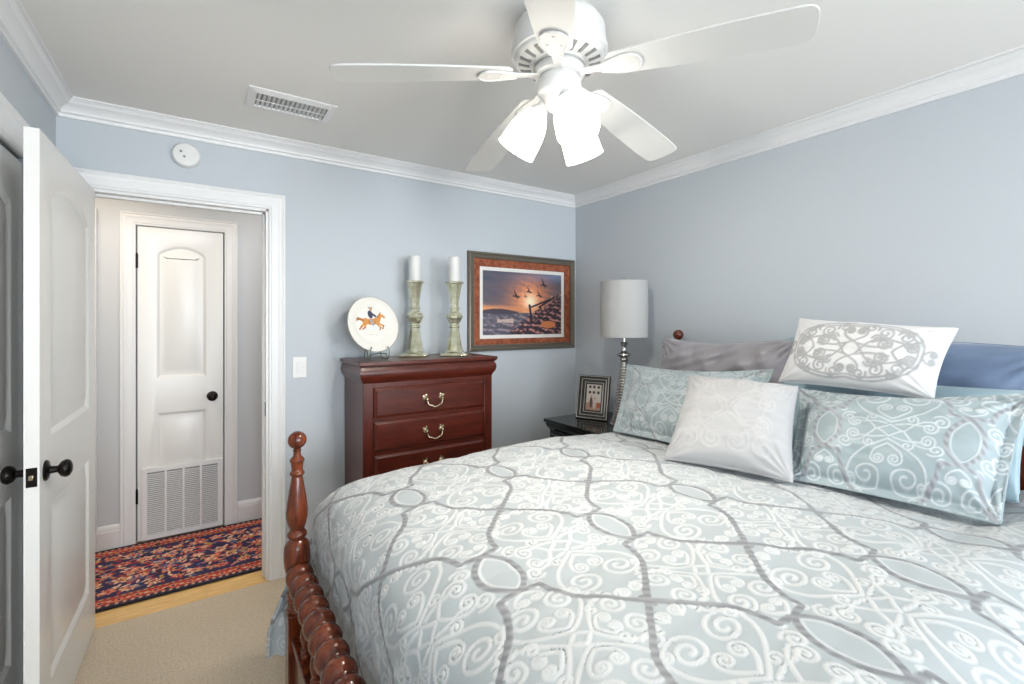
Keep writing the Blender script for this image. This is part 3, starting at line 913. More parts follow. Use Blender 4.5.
    del o['_r']
    # piped seam along the rim
    st = 4
    pts = [tuple(base.reshape(-1, 3)[k]) for k in ring[::st]]
    pp = obj('piping', MB().tube(pts, .0032, 6, closed=True), material, o, smooth=60)
    if design is not None: set_attr(pp, np.zeros((len(pp.data.vertices), 3)), np.zeros((len(pp.data.vertices), 2)))
    return o


def shift_design(u0, v0):
    return lambda x, y: lattice(x + u0, y + v0)


# white square pillow: large tone on tone scrolls
T1 = Tile(-.26, -.26, .52, .52, .002, wrap=False)
for p in mirror4([heart(.17, .17) + [0, .02], rot(heart(.17, .16), -PI / 2, .02, 0), rot(heart(.12, .10), -PI / 4, .05, .05)]): T1.stroke(p, .009)
for p in mirror2([crom([(0, -.02), (.03, .06), (.09, .10), (.13, .05), (.10, -.06), (.02, -.13)]), spiral(.13, -.14, .045, 1, 1.4), spiral(.15, .14, .05, -2, 1.5, -1)]): T1.stroke(p, .008)
# lumbar pillow: grey embroidered medallion
T2 = Tile(-.28, -.18, .56, .36, .002, wrap=False)
for p in mirror4([rot(heart(.105, .10), -PI / 2, .030, 0), heart(.075, .062) + [0, .030], rot(heart(.08, .075), -PI / 2, .125, 0), spiral(.090, .070, .028, -2.2, 1.5, 1), spiral(.150, .060, .026, 2.8, 1.5, -1), spiral(.045, .088, .022, -.4, 1.4, 1),
                  crom([(0, .105), (.05, .112), (.11, .104), (.165, .082), (.200, .045), (.208, 0)]), crom([(0, .030), (.018, .018), (.030, 0)]), crom([(.06, .03), (.10, .045), (.15, .035), (.185, .02)]), spiral(.185, .035, .016, 0, 1.3),
                  crom([(.02, .02), (.06, .012), (.12, .016)]), spiral(.112, .030, .016, 1, 1.3), crom([(0, .094), (.04, .100), (.10, .094), (.155, .072), (.188, .038), (.194, 0)]), spiral(.020, .075, .016, 1, 1.3), spiral(.070, .045, .017, 3, 1.4, -1), spiral(.135, .085, .016, -1, 1.4), spiral(.165, .030, .014, 2, 1.4), rot(heart(.05, .04), -PI / 2, .205, 0)]): T2.stroke(p, .0072)

zb = .872
# back row
pillow('sleeping_pillow', (2.405, 1.86, .885), (2.405, 1.10, .885), (2.432, 1.945, 1.325), (2.432, 1.092, 1.372), .045, 'seafoam_satin', 'pale seafoam pillow peeking out behind the grey satin pillow', seed=3, res=.012, sag=(-.075, 0))
pillow('satin_pillow', (2.28, 1.85, .885), (2.27, 1.11, .885), (2.335, 1.845, 1.335), (2.325, 1.070, 1.342), .17, 'grey_satin', 'silver grey satin pillow leaning on the headboard at the far side', sag=(-.022, -.006), wr=.019, seed=11, res=.008, pinch=.02)
pillow('satin_pillow', (2.325, .985, .885), (2.315, .43, .895), (2.37, 1.00, 1.338), (2.36, .27, 1.338), .15, 'navy_satin', 'slate blue satin pillow behind the embroidered lumbar pillow', sag=(.020, 0), wr=.010, seed=12, res=.008, pinch=.02)
pillow('sham_pillow', (2.06, 1.05, .875), (2.09, .33, .875), (2.205, 1.09, 1.195), (2.235, .315, 1.205), .07, 'seafoam_satin', 'plain seafoam pillow hidden behind the large scroll patterned sham', seed=14, res=.01)
# shams
pillow('sham_pillow', (1.795, 1.735, .862), (1.84, 1.07, .862), (2.085, 1.905, 1.180), (2.125, 1.082, 1.218), .17, 'sham_cloth', 'seafoam scroll patterned sham beside the lamp', shift_design(.18, .03), res=.0042, sag=(-.02, 0), flange=.035, seed=21)
pillow('sham_pillow', (1.745, .845, zb), (1.835, .325, zb), (2.04, .940, 1.155), (2.09, .300, 1.215), .19, 'sham_cloth', 'seafoam scroll patterned sham nearest the camera, below the lumbar pillow', shift_design(.17, .015), res=.0032, sag=(-.018, 0), flange=.03, seed=22, wr=.008)
# accent pillows
pillow('accent_pillow', (1.530, 1.207, .888), (1.669, .788, .888), (1.847, 1.315, 1.184), (1.90, .879, 1.182), .17, 'tonal_cloth', 'white square pillow with tone on tone scrolls in front of the two shams', lambda x, y: (T1.sample(x, y), 0 * x), res=.004, seed=31, wr=.007, pinch=.06)
pillow('accent_pillow', (2.03, 1.015, 1.180), (2.045, .520, 1.172), (2.135, .980, 1.442), (2.115, .474, 1.408), .17, 'embroidered_cloth', 'white lumbar pillow with a grey embroidered medallion on top of the sham', lambda x, y: (T2.sample(x, y), 0 * x), res=.0032, seed=32, wr=.005, pinch=.05)

# ------------------------------------------------------------------ dresser
DX0, DX1, DY0, DY1, DZ = .727, 1.526, 2.514, 2.886, 1.214
dr = thing('dresser', 'tall dark mahogany chest of drawers against the doorway wall', 'dresser', ((DX0 + DX1) / 2, (DY0 + DY1) / 2, 0))
OD = Vector(dr.location)


def rel2(o, O): o.data.transform(Matrix.Translation(-O)); return o


rel2(obj('carcass', boxes((DX0, DX1, DY0 + .004, DY1, .10, 1.105)), 'mahogany_upright', dr, bevel=.004), OD)
# face frame: stiles and rails around the drawers
zs = [1.070, .888, .706, .524, .342, .160]
for q in ((DX0 - .001, DX0 + .055), (DX1 - .055, DX1 + .001)): rel2(obj('stile', boxes((*q, DY0 - .006, DY0 + .01, .10, 1.105)), 'mahogany_upright', dr, bevel=.003), OD)
cw = MB()
CPr = [(.000, 1.098), (.004, 1.102), (.005, 1.110), (.009, 1.114), (.017, 1.128), (.022, 1.147), (.020, 1.166), (.012, 1.180), (.011, 1.184), (.019, 1.188), (.020, 1.194)]
secs = []
for q in CPr:
    d, z = q; secs.append([(DX0 - d, DY1, z), (DX0 - d, DY0 - .006 - d, z), (DX1 + d, DY0 - .006 - d, z), (DX1 + d, DY1, z)])
cw.sections(secs, close_prof=True)
rel2(obj('cornice', cw, 'mahogany', dr, smooth=50), OD)
rel2(obj('top', boxes((DX0 - .026, DX1 + .026, DY0 - .036, DY1 + .002, 1.193, DZ)), 'mahogany', dr, bevel=.005, seg=3), OD)
bp = MB()
prof = [(DX0 - .012, .0), (DX0 + .09, 0), (DX0 + .13, .045), (DX0 + .2, .07), (DX1 - .2, .07), (DX1 - .13, .045), (DX1 - .09, 0), (DX1 + .012, 0), (DX1 + .012, .12), (DX0 - .012, .12)]
n = len(prof)
bp.v = [(x, DY0 - .016, z) for x, z in prof] + [(x, DY0 + .012, z) for x, z in prof]
bp.f = [tuple(range(n)), tuple(range(2 * n - 1, n - 1, -1))] + [(i, (i + 1) % n, n + (i + 1) % n, n + i) for i in range(n)]
bp.box(DX0 - .012, DX0 + .012, DY0 + .012, DY1, 0, .12).box(DX1 - .012, DX1 + .012, DY0 + .012, DY1, 0, .12)
rel2(obj('bracket_base', bp, 'mahogany', dr, bevel=.004), OD)


def bail(parent, x, y, z, O, W_=.048):
    m = MB(); M0 = Matrix.Rotation(PI / 2, 4, 'X')
    for s in (-1, 1):
        M = Matrix.Translation((x + s * W_, y, z)) @ M0
        m.lathe([(.017, 0), (.017, .003), (.012, .006), (.007, .009), (.006, .018), (.009, .021), (.009, .026), (.003, .030)], 18, M)
        m.lathe([(.008, -.001), (.008, .004), (.001, .005)], 12, Matrix.Translation((x + s * (W_ + .012), y, z + .013)) @ M0)
        m.lathe([(.007, -.001), (.007, .004), (.001, .005)], 12, Matrix.Translation((x + s * (W_ - .004), y, z + .020)) @ M0)
    pts = [(x - W_, y - .022, z), (x - W_ + .004, y - .024, z - .020), (x - W_ * .78, y - .027, z - .034), (x - W_ * .52, y - .029, z - .036), (x - W_ * .3, y - .030, z - .042), (x, y - .031, z - .045)]
    pts = pts + [(2 * x - a, b, c) for a, b, c in reversed(pts[:-1])]
    q = crom(pts, 5)
    m.tube([tuple(p) for p in q], [.0030 + .0022 * math.sin(PI * k / (len(q) - 1)) ** 2 for k in range(len(q))], 10)
    return rel2(obj('bail_handle', m, 'brass', parent, smooth=60), O)


for k in range(5):
    z1, z0 = zs[k], zs[k + 1] + .020
    x0, x1 = DX0 + .058, DX1 - .058
    secs = []
    for d, y in ((0, DY0 + .004), (0, DY0 - .006), (.003, DY0 - .010), (.010, DY0 - .013), (.016, DY0 - .018), (.019, DY0 - .018)):
        secs.append([(x0 + d, y, z0 + d), (x1 - d, y, z0 + d), (x1 - d, y, z1 - d), (x0 + d, y, z1 - d)])
    w_ = rel2(obj('drawer', MB().sections(secs, close_prof=True), 'mahogany', dr, smooth=20), OD)
    bail(w_, (x0 + x1) / 2, DY0 - .018, (z0 + z1) / 2 + .002, OD)
rl = MB()
for k in range(6):
    zt = 1.098 if k == 0 else zs[k] + .020; rl.box(DX0 + .055, DX1 - .055, DY0 - .004, DY0 + .01, zs[k], zt)
rel2(obj('drawer_rail', rl, 'mahogany', dr, bevel=.001), OD)

# ------------------------------------------------------------------ candle holders and candles
def ngon_ring(n, r, z, sq=0.0, a0=0.0): return [(r * math.cos(a0 + 2 * PI * k / n), r * math.sin(a0 + 2 * PI * k / n), z) for k in range(n)]


HOLD = [(1.119, 2.755, 'pillar candle holder beside the plate'), (1.346, 2.665, 'pillar candle holder beside the framed sunset picture')]
hold0 = None
for i, (x, y, lab) in enumerate(HOLD):
    if hold0 is None:
        hold0 = thing('candle_holder', 'faceted green mercury glass ' + lab, 'candle holder', (x, y, DZ), math.radians(-32), 'mercury glass candle holders')
        bmh = MB()
        bmh.sections([ngon_ring(4, r, z, a0=PI / 4) for r, z in ((.112, 0), (.117, .004), (.117, .013), (.106, .019), (.062, .028))], close_prof=True)
        obj('base', bmh, 'mercury_glass', hold0, bevel=.002, smooth=20)
        st = MB().sections([ngon_ring(8, r, z, a0=PI / 8) for r, z in ((.062, .026), (.055, .034), (.048, .060), (.040, .11), (.033, .15), (.031, .175), (.036, .181), (.036, .189), (.030, .193), (.030, .204), (.040, .214), (.044, .226),
            (.052, .238), (.054, .247), (.052, .256), (.044, .268), (.034, .276), (.030, .284), (.030, .292), (.036, .296), (.036, .303), (.030, .307), (.028, .320), (.030, .350), (.035, .385), (.042, .420), (.048, .446), (.050, .452))], close_prof=True)
        obj('stem', st, 'mercury_glass', hold0, smooth=18)
        obj('cup', MB().sections([ngon_ring(8, r, z, a0=PI / 8) for r, z in ((.048, .450), (.060, .455), (.061, .463), (.056, .467), (.044, .466))], close_prof=True), 'mercury_glass', hold0, smooth=18)
    else:
        dup(hold0, (x, y, DZ), math.radians(-32), 'faceted green mercury glass ' + lab)
    c = thing('candle', 'unlit white pillar candle on the glass holder ' + ('nearest the plate' if i == 0 else 'nearest the framed picture'), 'candle', (x, y, DZ + .4675), 0, 'white pillar candles')
    obj('wax', MB().lathe([(.036, 0), (.0375, .003), (.0375, .148), (.036, .153), (.030, .155), (.016, .151), (.001, .150)], 36), 'candle_wax', c)
    obj('wick', MB().tube([(0, 0, .148), (.001, 0, .156), (.003, .001, .162)], .0013, 6), 'wick', c)

# ------------------------------------------------------------------ decorated plate on an easel
PC = Vector((.846, 2.655, DZ))
lean_a = math.radians(14)
pt = thing('plate', 'white porcelain plate painted with a rider on a tan horse, standing on the dresser', 'plate', PC, math.radians(14))
RP = .163
Mp = Matrix.Translation((0, 0, .040)) @ Matrix.Rotation(-lean_a, 4, 'X') @ Matrix.Translation((0, 0, RP)) @ Matrix.Rotation(PI / 2, 4, 'X')   # local disc: z axis -> -y
prf = [(.001, -.008), (.090, -.008), (.092, -.012), (.098, -.012), (.100, -.006), (.130, .004), (RP - .002, .010), (RP, .013), (RP - .003, .0145), (.130, .009), (.112, .004), (.104, .0005)]
obj('dish', MB().lathe(prf, 72, Mp), 'porcelain_rim', pt)
rim_ = MB(); rim_.tube([tuple(Mp @ Vector(((RP - .001) * math.cos(a), (RP - .001) * math.sin(a), .0138))) for a in np.linspace(0, 2 * PI, 73)[:-1]], .0012, 6, closed=True)
obj('gilt_rim', rim_, 'brass', pt)


def in_poly(x, y, poly):
    c = np.zeros(x.shape, bool); n = len(poly)
    for i in range(n):
        (x0, y0), (x1, y1) = poly[i - 1], poly[i]
        if y0 == y1: continue
        k = ((y0 > y) != (y1 > y)) & (x < (x1 - x0) * (y - y0) / (y1 - y0) + x0); c ^= k
    return c


def ell(x, y, cx, cy, rx, ry, a=0.0):
    c, s = math.cos(a), math.sin(a); u = (x - cx) * c + (y - cy) * s; v = -(x - cx) * s + (y - cy) * c
    return (u / rx) ** 2 + (v / ry) ** 2 <= 1


def line(x, y, x0, y0, x1, y1, w):
    d = np.array([x1 - x0, y1 - y0]); t = np.clip(((x - x0) * d[0] + (y - y0) * d[1]) / max(1e-9, d @ d), 0, 1)
    return np.hypot(x - x0 - t * d[0], y - y0 - t * d[1]) <= w


g_ = np.linspace(-1, 1, 190)
gx, gy = np.meshgrid(g_, g_, indexing='ij')
# disc mapping of the square so the painted face is round
dx_ = gx * np.sqrt(1 - gy ** 2 / 2) * .1045; dy_ = gy * np.sqrt(1 - gx ** 2 / 2) * .1045
cl = np.ones(gx.shape + (3,)) * np.array([.80, .78, .725])
hx, hy = dx_ / .122 + .05, dy_ / .122 - .14


def paint(mask, c): cl[mask] = c


TAN, DTAN = (.62, .27, .07), (.40, .15, .04)
paint(ell(hx, hy, -.05, -.34, .62, .10) & (np.sin(hx * 60 + hy * 33) > .5), (.66, .72, .72))
paint(ell(hx, hy, .0, .0, .36, .155), TAN); paint(ell(hx, hy, .26, .03, .18, .17), TAN); paint(ell(hx, hy, -.30, .02, .19, .16), TAN)
paint(in_poly(hx, hy, [(.28, .10), (.50, .36), (.60, .33), (.44, -.04)]), TAN); paint(ell(hx, hy, .64, .27, .15, .065, -.6), TAN)
paint(line(hx, hy, .50, .38, .54, .45, .025), DTAN)
for a in ((.34, -.08, .62, -.20, .045), (.62, -.20, .56, -.34, .035), (.26, -.08, .46, -.30, .045), (.46, -.30, .38, -.40, .03), (-.36, -.06, -.56, -.24, .05), (-.56, -.24, -.66, -.36, .035), (-.30, -.06, -.38, -.28, .05), (-.38, -.28, -.52, -.36, .03)):
    paint(line(hx, hy, *a), TAN if a[4] > .04 else DTAN)
paint(line(hx, hy, -.44, .08, -.68, .16, .06) | line(hx, hy, -.62, .15, -.84, .06, .05), DTAN)
paint(line(hx, hy, .34, .22, .50, .40, .035), DTAN)
paint(ell(hx, hy, .02, -.02, .20, .12) & (np.sin(hx * 40) > .3), DTAN)
paint(in_poly(hx, hy, [(-.10, .10), (.02, .14), (.14, -.16), (.04, -.22)]), (.30, .34, .42))
paint(ell(hx, hy, -.02, .36, .13, .20, .15), (.05, .05, .09)); paint(line(hx, hy, .02, .42, .26, .26, .05), (.05, .05, .09))
paint(ell(hx, hy, .03, .60, .075, .085), (.55, .33, .20)); paint(ell(hx, hy, .02, .68, .13, .035), (.10, .08, .06)); paint(ell(hx, hy, .02, .71, .06, .05), (.45, .40, .30))
for k, (xx, ln) in enumerate(((-.25, .30), (.16, .10))):
    paint(line(hx, hy, xx, -.62 - .02 * k, xx + ln, -.62 - .02 * k, .010) & (np.sin(hx * 130) > -.2), (.35, .33, .30))
paint(line(hx, hy, -.35, -.50, .20, -.50, .010) & (np.sin(hx * 90) > 0), (.66, .58, .40))
Pd = np.stack([dx_, dy_, np.full_like(dx_, .0012)], -1)
M4 = np.array(Mp)
Pd = Pd @ M4[:3, :3].T + M4[:3, 3]
fast_grid('painted_rider', Pd, 'porcelain_paint', pt, cl)

ea = thing('plate_easel', 'small dark metal easel holding the horse rider plate', 'plate stand', PC, math.radians(14))
e_ = MB()
for s in (-1, 1):
    e_.tube([tuple(p) for p in crom([(s * .056, -.034, .066), (s * .060, -.038, .046), (s * .058, -.034, .010), (s * .050, -.016, .0045), (s * .046, .004, .006), (s * .044, .018, .012), (s * .038, .050, .11), (s * .020, .074, .19), (s * .004, .080, .215)], 5)], .0034, 8)
    e_.tube([tuple(p) for p in crom([(s * .056, -.034, .066), (s * .052, -.031, .072), (s * .050, -.035, .068)], 4)], .003, 8)
obj('rest', e_, 'iron', ea)
e2 = MB().tube([(0, .081, .21), (0, .12, .06), (0, .130, .004)], .003, 8).tube([(-.055, -.026, .0045), (-.054, -.018, .030), (0, -.016, .036), (.054, -.018, .030), (.055, -.026, .0045)], .0034, 8).tube([(-.046, .006, .0085), (0, .006, .0085), (.046, .006, .0085)], .003, 8)
obj('strut', e2, 'iron', ea)

# ------------------------------------------------------------------ framed sunset picture
pf = thing('framed_picture', 'framed waterfowl sunset print in a rust mat on the wall right of the dresser', 'picture', (2.0545, D, 1.5715))
PW, PH = .4895, .3545
PR = [(0, 0), (0, .020), (.006, .028), (.014, .030), (.020, .022), (.030, .020), (.036, .026), (.044, .024), (.048, .014), (.048, 0)]


def frame_ring(w, h, PR, k=1.0):
    m = MB(); secs = []
    for sx, sz in ((-1, -1), (1, -1), (1, 1), (-1, 1), (-1, -1)): secs.append([(sx * (w - d * k), -t * k, sz * (h - d * k)) for d, t in PR])
    return m.sections(secs, cap=False)


obj('moulding', frame_ring(PW, PH, PR), 'frame_moulding', pf, smooth=25)
ml, mr, mtp, mb = .475 * 0 - .346, .346, .224, -.236
mm = MB()
iw0, iw1, iz0, iz1 = -.393, .385, -.266, .252
for q in ((-PW + .04, iw0, -PH + .04, PH - .04), (iw1, PW - .04, -PH + .04, PH - .04), (iw0, iw1, -PH + .04, iz0), (iw0, iw1, iz1, PH - .04)): mm.box(q[0], q[1], -.012, -.003, q[2], q[3])
obj('mat_board', mm, 'rust_mat', pf, smooth=0)
mm = MB(); t_ = .026
for q in ((iw0, iw0 + t_, iz0, iz1), (iw1 - t_, iw1, iz0, iz1), (iw0 + t_, iw1 - t_, iz0, iz0 + t_), (iw0 + t_, iw1 - t_, iz1 - t_, iz1)): mm.box(q[0], q[1], -.0085, -.003, q[2], q[3])
obj('inner_mat', mm, 'white_card', pf, smooth=0)
ax0, ax1, az0, az1 = iw0 + t_, iw1 - t_, iz0 + t_, iz1 - t_
gx, gy = np.meshgrid(np.linspace(0, 1, 230), np.linspace(0, 1, 150), indexing='ij')
nz = vnoise(gx * 2.2, gy * 6, 41, 4); nz2 = vnoise(gx * 7, gy * 12, 43, 3)
sun = np.hypot((gx - .585) * 1.5, gy - .53)
cl = np.zeros(gx.shape + (3,))
top = np.array([.05, .07, .115]); mid = np.array([.16, .11, .12]); glow = np.array([.98, .33, .12]); core = np.array([1.0, .88, .62])
sky = top + (mid - top) * np.clip(1.2 - gy + nz * .25, 0, 1)[..., None]
sky = sky + (np.array([.20, .26, .42]) - sky) * (np.clip(1 - np.abs(gy - .93 - .10 * (gx - .5)) / .14, 0, 1) * np.clip(gx * 1.5 - .3, 0, 1) * .7)[..., None]
k = np.exp(-(sun / .33) ** 2) * (1 + .4 * nz2); sky = sky + (glow - sky) * np.clip(k, 0, 1)[..., None]
k = np.exp(-(sun / .12) ** 2); sky = sky + (core - sky) * k[..., None]
k = np.exp(-((gy - .41 - .02 * nz) / .045) ** 2) * np.clip(1 - gx * 1.1, 0, 1) * 1.2; sky = sky + (np.array([.75, .30, .12]) - sky) * np.clip(k, 0, 1)[..., None]
cl[:] = sky
wat = gy < .35 + .01 * nz2
wc = np.array([.08, .08, .11]) + np.clip(nz2 + .2, 0, 1)[..., None] * np.array([.22, .16, .17]); cl[wat] = wc[wat]
cl[wat & (np.abs(gx - .27) < .10) & (np.abs(gy - .22 - .02 * nz2) < .025)] = (.55, .42, .36)
hill = gy < .385 + .03 * np.sin(gx * 9) * (gx < .42) - (gx > .42)
cl[hill & (gy > .33)] = (.06, .045, .07)
reed = (gy < .02 + .62 * np.clip((gx - .30) / .66, 0, 1) ** .95 + .06 * nz2 + .045 * np.sin(gx * 75 + nz * 6)) & (gx > .30)
rc = np.array([.030, .018, .030]) + np.clip(nz2 * 1.6 - .05, 0, 1)[..., None] * np.array([.55, .24, .19]); cl[reed] = rc[reed]
k = reed & ell(gx, gy, .82, .16, .10, .06); cl[k] = (.62, .20, .07)
for q in ((.57, .48, .60, .20), (.60, .45, .84, .58), (.70, .45, .90, .62)): cl[line(gx, gy, *q, .014)] = (.015, .010, .02)
for bx, by, s in ((.40, .62, 1.0), (.565, .70, .75), (.70, .64, .8), (.52, .62, .45), (.76, .82, 1.0)):   # geese in flight
    cl[line(gx, gy, bx - .035 * s, by, bx + .04 * s, by - .015 * s, .012 * s)] = (.02, .018, .03)
    cl[in_poly(gx, gy, [(bx - .012 * s, by), (bx - .035 * s, by + .13 * s), (bx + .018 * s, by)])] = (.02, .018, .03)
    cl[in_poly(gx, gy, [(bx - .005 * s, by), (bx + .02 * s, by - .06 * s), (bx + .022 * s, by)])] = (.02, .018, .03)
Pp = np.stack([ax0 + gx * (ax1 - ax0), np.full_like(gx, -.0055), az0 + gy * (az1 - az0)], -1)
fast_grid('sunset_print', Pp, 'picture_print', pf, cl)
obj('backing', boxes((-PW + .03, PW - .03, -.0048, 0, -PH + .03, PH - .03)), 'track_black', pf, smooth=0)

# ------------------------------------------------------------------ nightstand
NX0, NX1, NY0, NY1, NZ = 2.005, 2.545, 1.975, 2.575, .758
ns = thing('nightstand', 'black painted nightstand between the bed and the corner', 'nightstand', ((NX0 + NX1) / 2, (NY0 + NY1) / 2, 0))
ON = Vector(ns.location)
rel2(obj('carcass', boxes((NX0 + .02, NX1, NY0 + .02, NY1 - .02, .08, NZ - .05)), 'black_paint', ns, bevel=.003), ON)
rel2(obj('top', boxes((NX0 - .012, NX1 + .004, NY0 - .012, NY1 + .012, NZ - .024, NZ)), 'black_paint', ns, bevel=.006, seg=3), ON)
secs = []
for d, z in ((.020, NZ - .075), (.016, NZ - .066), (.008, NZ - .058), (.004, NZ - .046), (.000, NZ - .040), (.0, NZ - .023)):
    secs.append([(NX0 + d, NY0 + d, z), (NX1, NY0 + d, z), (NX1, NY1 - d, z), (NX0 + d, NY1 - d, z)])
rel2(obj('cornice', MB().sections(secs, close_prof=True), 'black_paint', ns, smooth=40), ON)
for k, (z0, z1) in enumerate(((.495, .665), (.305, .475), (.115, .285))):
    secs = []
    for d, x in ((0, NX0 + .02), (0, NX0 + .008), (.006, NX0 + .002), (.018, NX0 + .002), (.024, NX0 + .008), (.03, NX0 + .008)):
        secs.append([(x, NY0 + .045 + d, z0 + d), (x, NY1 - .045 - d, z0 + d), (x, NY1 - .045 - d, z1 - d), (x, NY0 + .045 + d, z1 - d)])
    w_ = rel2(obj('drawer', MB().sections(secs, close_prof=True), 'black_paint', ns, smooth=20), ON)
    kk = MB().lathe([(.008, 0), (.006, .012), (.014, .018), (.016, .024), (.010, .030), (.001, .031)], 18, Matrix.Translation((NX0 + .008, (NY0 + NY1) / 2, (z0 + z1) / 2)) @ Matrix.Rotation(-PI / 2, 4, 'Y'))
    rel2(obj('knob', kk, 'bronze', w_), ON)
for x0 in (NX0 + .02, NX1 - .06):
    for y0 in (NY0 + .02, NY1 - .075): rel2(obj('foot', boxes((x0, x0 + .055, y0, y0 + .055, 0, .085)), 'black_paint', ns, bevel=.004), ON)

# ------------------------------------------------------------------ photo frame
pfm = thing('photo_frame', 'small stepped silver photo frame on the nightstand', 'photo frame', (2.250, 2.372, NZ), math.atan2(-.222, .094))
hw, hh = .116, .150
Mf = Matrix.Rotation(-math.radians(11), 4, 'X') @ Matrix.Translation((0, 0, hh))
SP = [(0, 0), (0, .020), (.003, .022), (.012, .022), (.014, .018), (.020, .018), (.022, .0145), (.032, .0145), (.034, .0115), (.042, .0115), (.044, .0085), (.054, .0085), (.056, .006), (.062, .006), (.062, 0)]
fr = frame_ring(hw, hh, SP); fr.v = [tuple(Mf @ Vector(v)) for v in fr.v]
obj('moulding', fr, 'dark_silver', pfm, smooth=15)
ed = MB()
for d, t in ((.0065, .0215), (.027, .014), (.049, .008)):
    q = [(-hw + d, -t, -hh + d), (hw - d, -t, -hh + d), (hw - d, -t, hh - d), (-hw + d, -t, hh - d)]
    ed.tube([tuple(Mf @ Vector(v)) for v in q], .0035, 6, closed=True)
obj('bead', ed, 'silver_bead', pfm, smooth=60)
bk = boxes((-hw + .004, hw - .004, -.001, .006, -hh + .004, hh - .004)); bk.v = [tuple(Mf @ Vector(v)) for v in bk.v]
obj('backing', bk, 'black_paint', pfm, smooth=0)
st = MB().add([(-.02, .050, .17), (.02, .050, .17), (.035, .120, 0), (-.035, .120, 0), (-.02, .054, .17), (.02, .054, .17), (.035, .124, 0), (-.035, .124, 0)],
              [(0, 1, 2, 3), (4, 5, 6, 7), (0, 1, 5, 4), (1, 2, 6, 5), (2, 3, 7, 6), (3, 0, 4, 7)])
obj('easel_leg', st, 'black_paint', pfm, smooth=0)
gx, gy = np.meshgrid(np.linspace(0, 1, 60), np.linspace(0, 1, 84), indexing='ij')
cl = np.ones(gx.shape + (3,)) * np.array([.62, .56, .50])
cl[gy < .30] = (.42, .26, .18)
for xx in (.24, .5, .78):
    for yy in (.68, .88): cl[ell(gx, gy, xx, yy, .085, .055)] = (.06, .045, .035)
cl[ell(gx, gy, .36, .30, .10, .20)] = (.10, .06, .06); cl[ell(gx, gy, .36, .52, .05, .05)] = (.45, .25, .16)
cl[ell(gx, gy, .58, .26, .10, .20)] = (.60, .50, .46); cl[ell(gx, gy, .58, .47, .05, .045)] = (.45, .25, .16)
cl[ell(gx, gy, .84, .22, .14, .10)] = (.45, .10, .05)
Pp = np.stack([(gx - .5) * 2 * (hw - .058), np.full_like(gx, -.0045), (gy - .5) * 2 * (hh - .058)], -1)
M4 = np.array(Mf); Pp = Pp @ M4[:3, :3].T + M4[:3, 3]
fast_grid('photo', Pp, 'photo_print', pfm, cl)

# ------------------------------------------------------------------ table lamp
lp = thing('table_lamp', 'ribbed silver lamp with a grey linen drum shade on the nightstand', 'lamp', (2.285, 2.115, NZ))
bp = [(.090, 0), (.092, .006), (.092, .016), (.084, .022), (.076, .026)]
obj('base', MB().lathe(bp, 40), 'silver', lp)
pr = []; z = .026; nr = 22; hgt = (.415 - .026) / nr
for k in range(nr):
    t = k / (nr - 1); r = .082 - (.082 - .025) * t ** .8
    pr += [(r * .70, z), (r * .96, z + hgt * .24), (r, z + hgt * .42), (r * .97, z + hgt * .62), (r * .70, z + hgt * .86)]; z += hgt
obj('ribbed_column', MB().lathe(pr, 36), 'silver', lp, smooth=60)
obj('urn', MB().lathe([(.022, .412), (.028, .420), (.030, .428), (.024, .434), (.026, .440), (.042, .450), (.046, .458), (.044, .464), (.030, .470), (.022, .476), (.016, .490), (.018, .510), (.026, .528), (.028, .534), (.020, .538), (.010, .542), (.009, .60), (.016, .602), (.016, .64), (.006, .644)], 36), 'silver', lp)
sh = [(.153 + .003 * math.cos(2 * PI * (t - .5)) - .004 * math.sin(PI * t), .572 + .358 * t) for t in np.linspace(0, 1, 15)]
shm = sh + [(r - .004, z) for r, z in reversed(sh)]
shade = MB(); n = 56; m_ = len(shm)
shade.lathe(shm, n, cap=False)
o0 = 0
shade.f += [((m_ - 1) * n + k, (m_ - 1) * n + (k + 1) % n, (k + 1) % n, k) for k in range(n)]
so_ = obj('lamp_shade', shade, 'lamp_linen', lp, smooth=50)
sp_ = MB()
for k in range(3):
    a = 2 * PI * k / 3; sp_.tube([(.012 * math.cos(a), .012 * math.sin(a), .905), (.147 * math.cos(a), .147 * math.sin(a), .915)], .0018, 6)
sp_.lathe([(.012, .900), (.012, .910)], 16).tube([(.035, 0, .64), (.045, 0, .76), (.012, 0, .905)], .0018, 6).tube([(-.035, 0, .64), (-.045, 0, .76), (-.012, 0, .905)], .0018, 6).box(-.036, .036, -.004, .004, .636, .642)
obj('harp', sp_, 'silver', lp)
obj('finial', MB().lathe([(.005, .908), (.006, .925), (.010, .935), (.011, .945), (.006, .953), (.001, .955)], 18), 'silver', lp)

# ------------------------------------------------------------------ hallway runner rug
RX0, RX1, RY0, RY1 = -1.35, 1.45, 3.052, 3.825
rug = thing('runner_rug', 'red and navy floral runner rug on the hallway oak floor', 'rug', ((RX0 + RX1) / 2, (RY0 + RY1) / 2, 0))
res = .0045
gx, gy = np.meshgrid(np.arange(RX0, RX1, res), np.arange(RY0, RY1, res), indexing='ij')
cl = np.ones(gx.shape + (3,)) * np.array([.030, .022, .075])
rr = np.random.RandomState(4)
yv = gy - RY0; Wd = RY1 - RY0
RED, CORAL, CREAM, GOLD, BLUE = np.array([.46, .040, .028]), np.array([.72, .22, .13]), np.array([.80, .52, .34]), np.array([.50, .28, .10]), np.array([.10, .13, .26])


def blot(mask, c): cl[mask] = c


# vines
for ph, amp in ((0, .10), (PI, .10), (PI / 2, .05)):
    blot(np.abs(yv - Wd / 2 - amp * np.sin(gx * 2 * PI / .42 + ph) * 1.4) < .006, CORAL * .8)


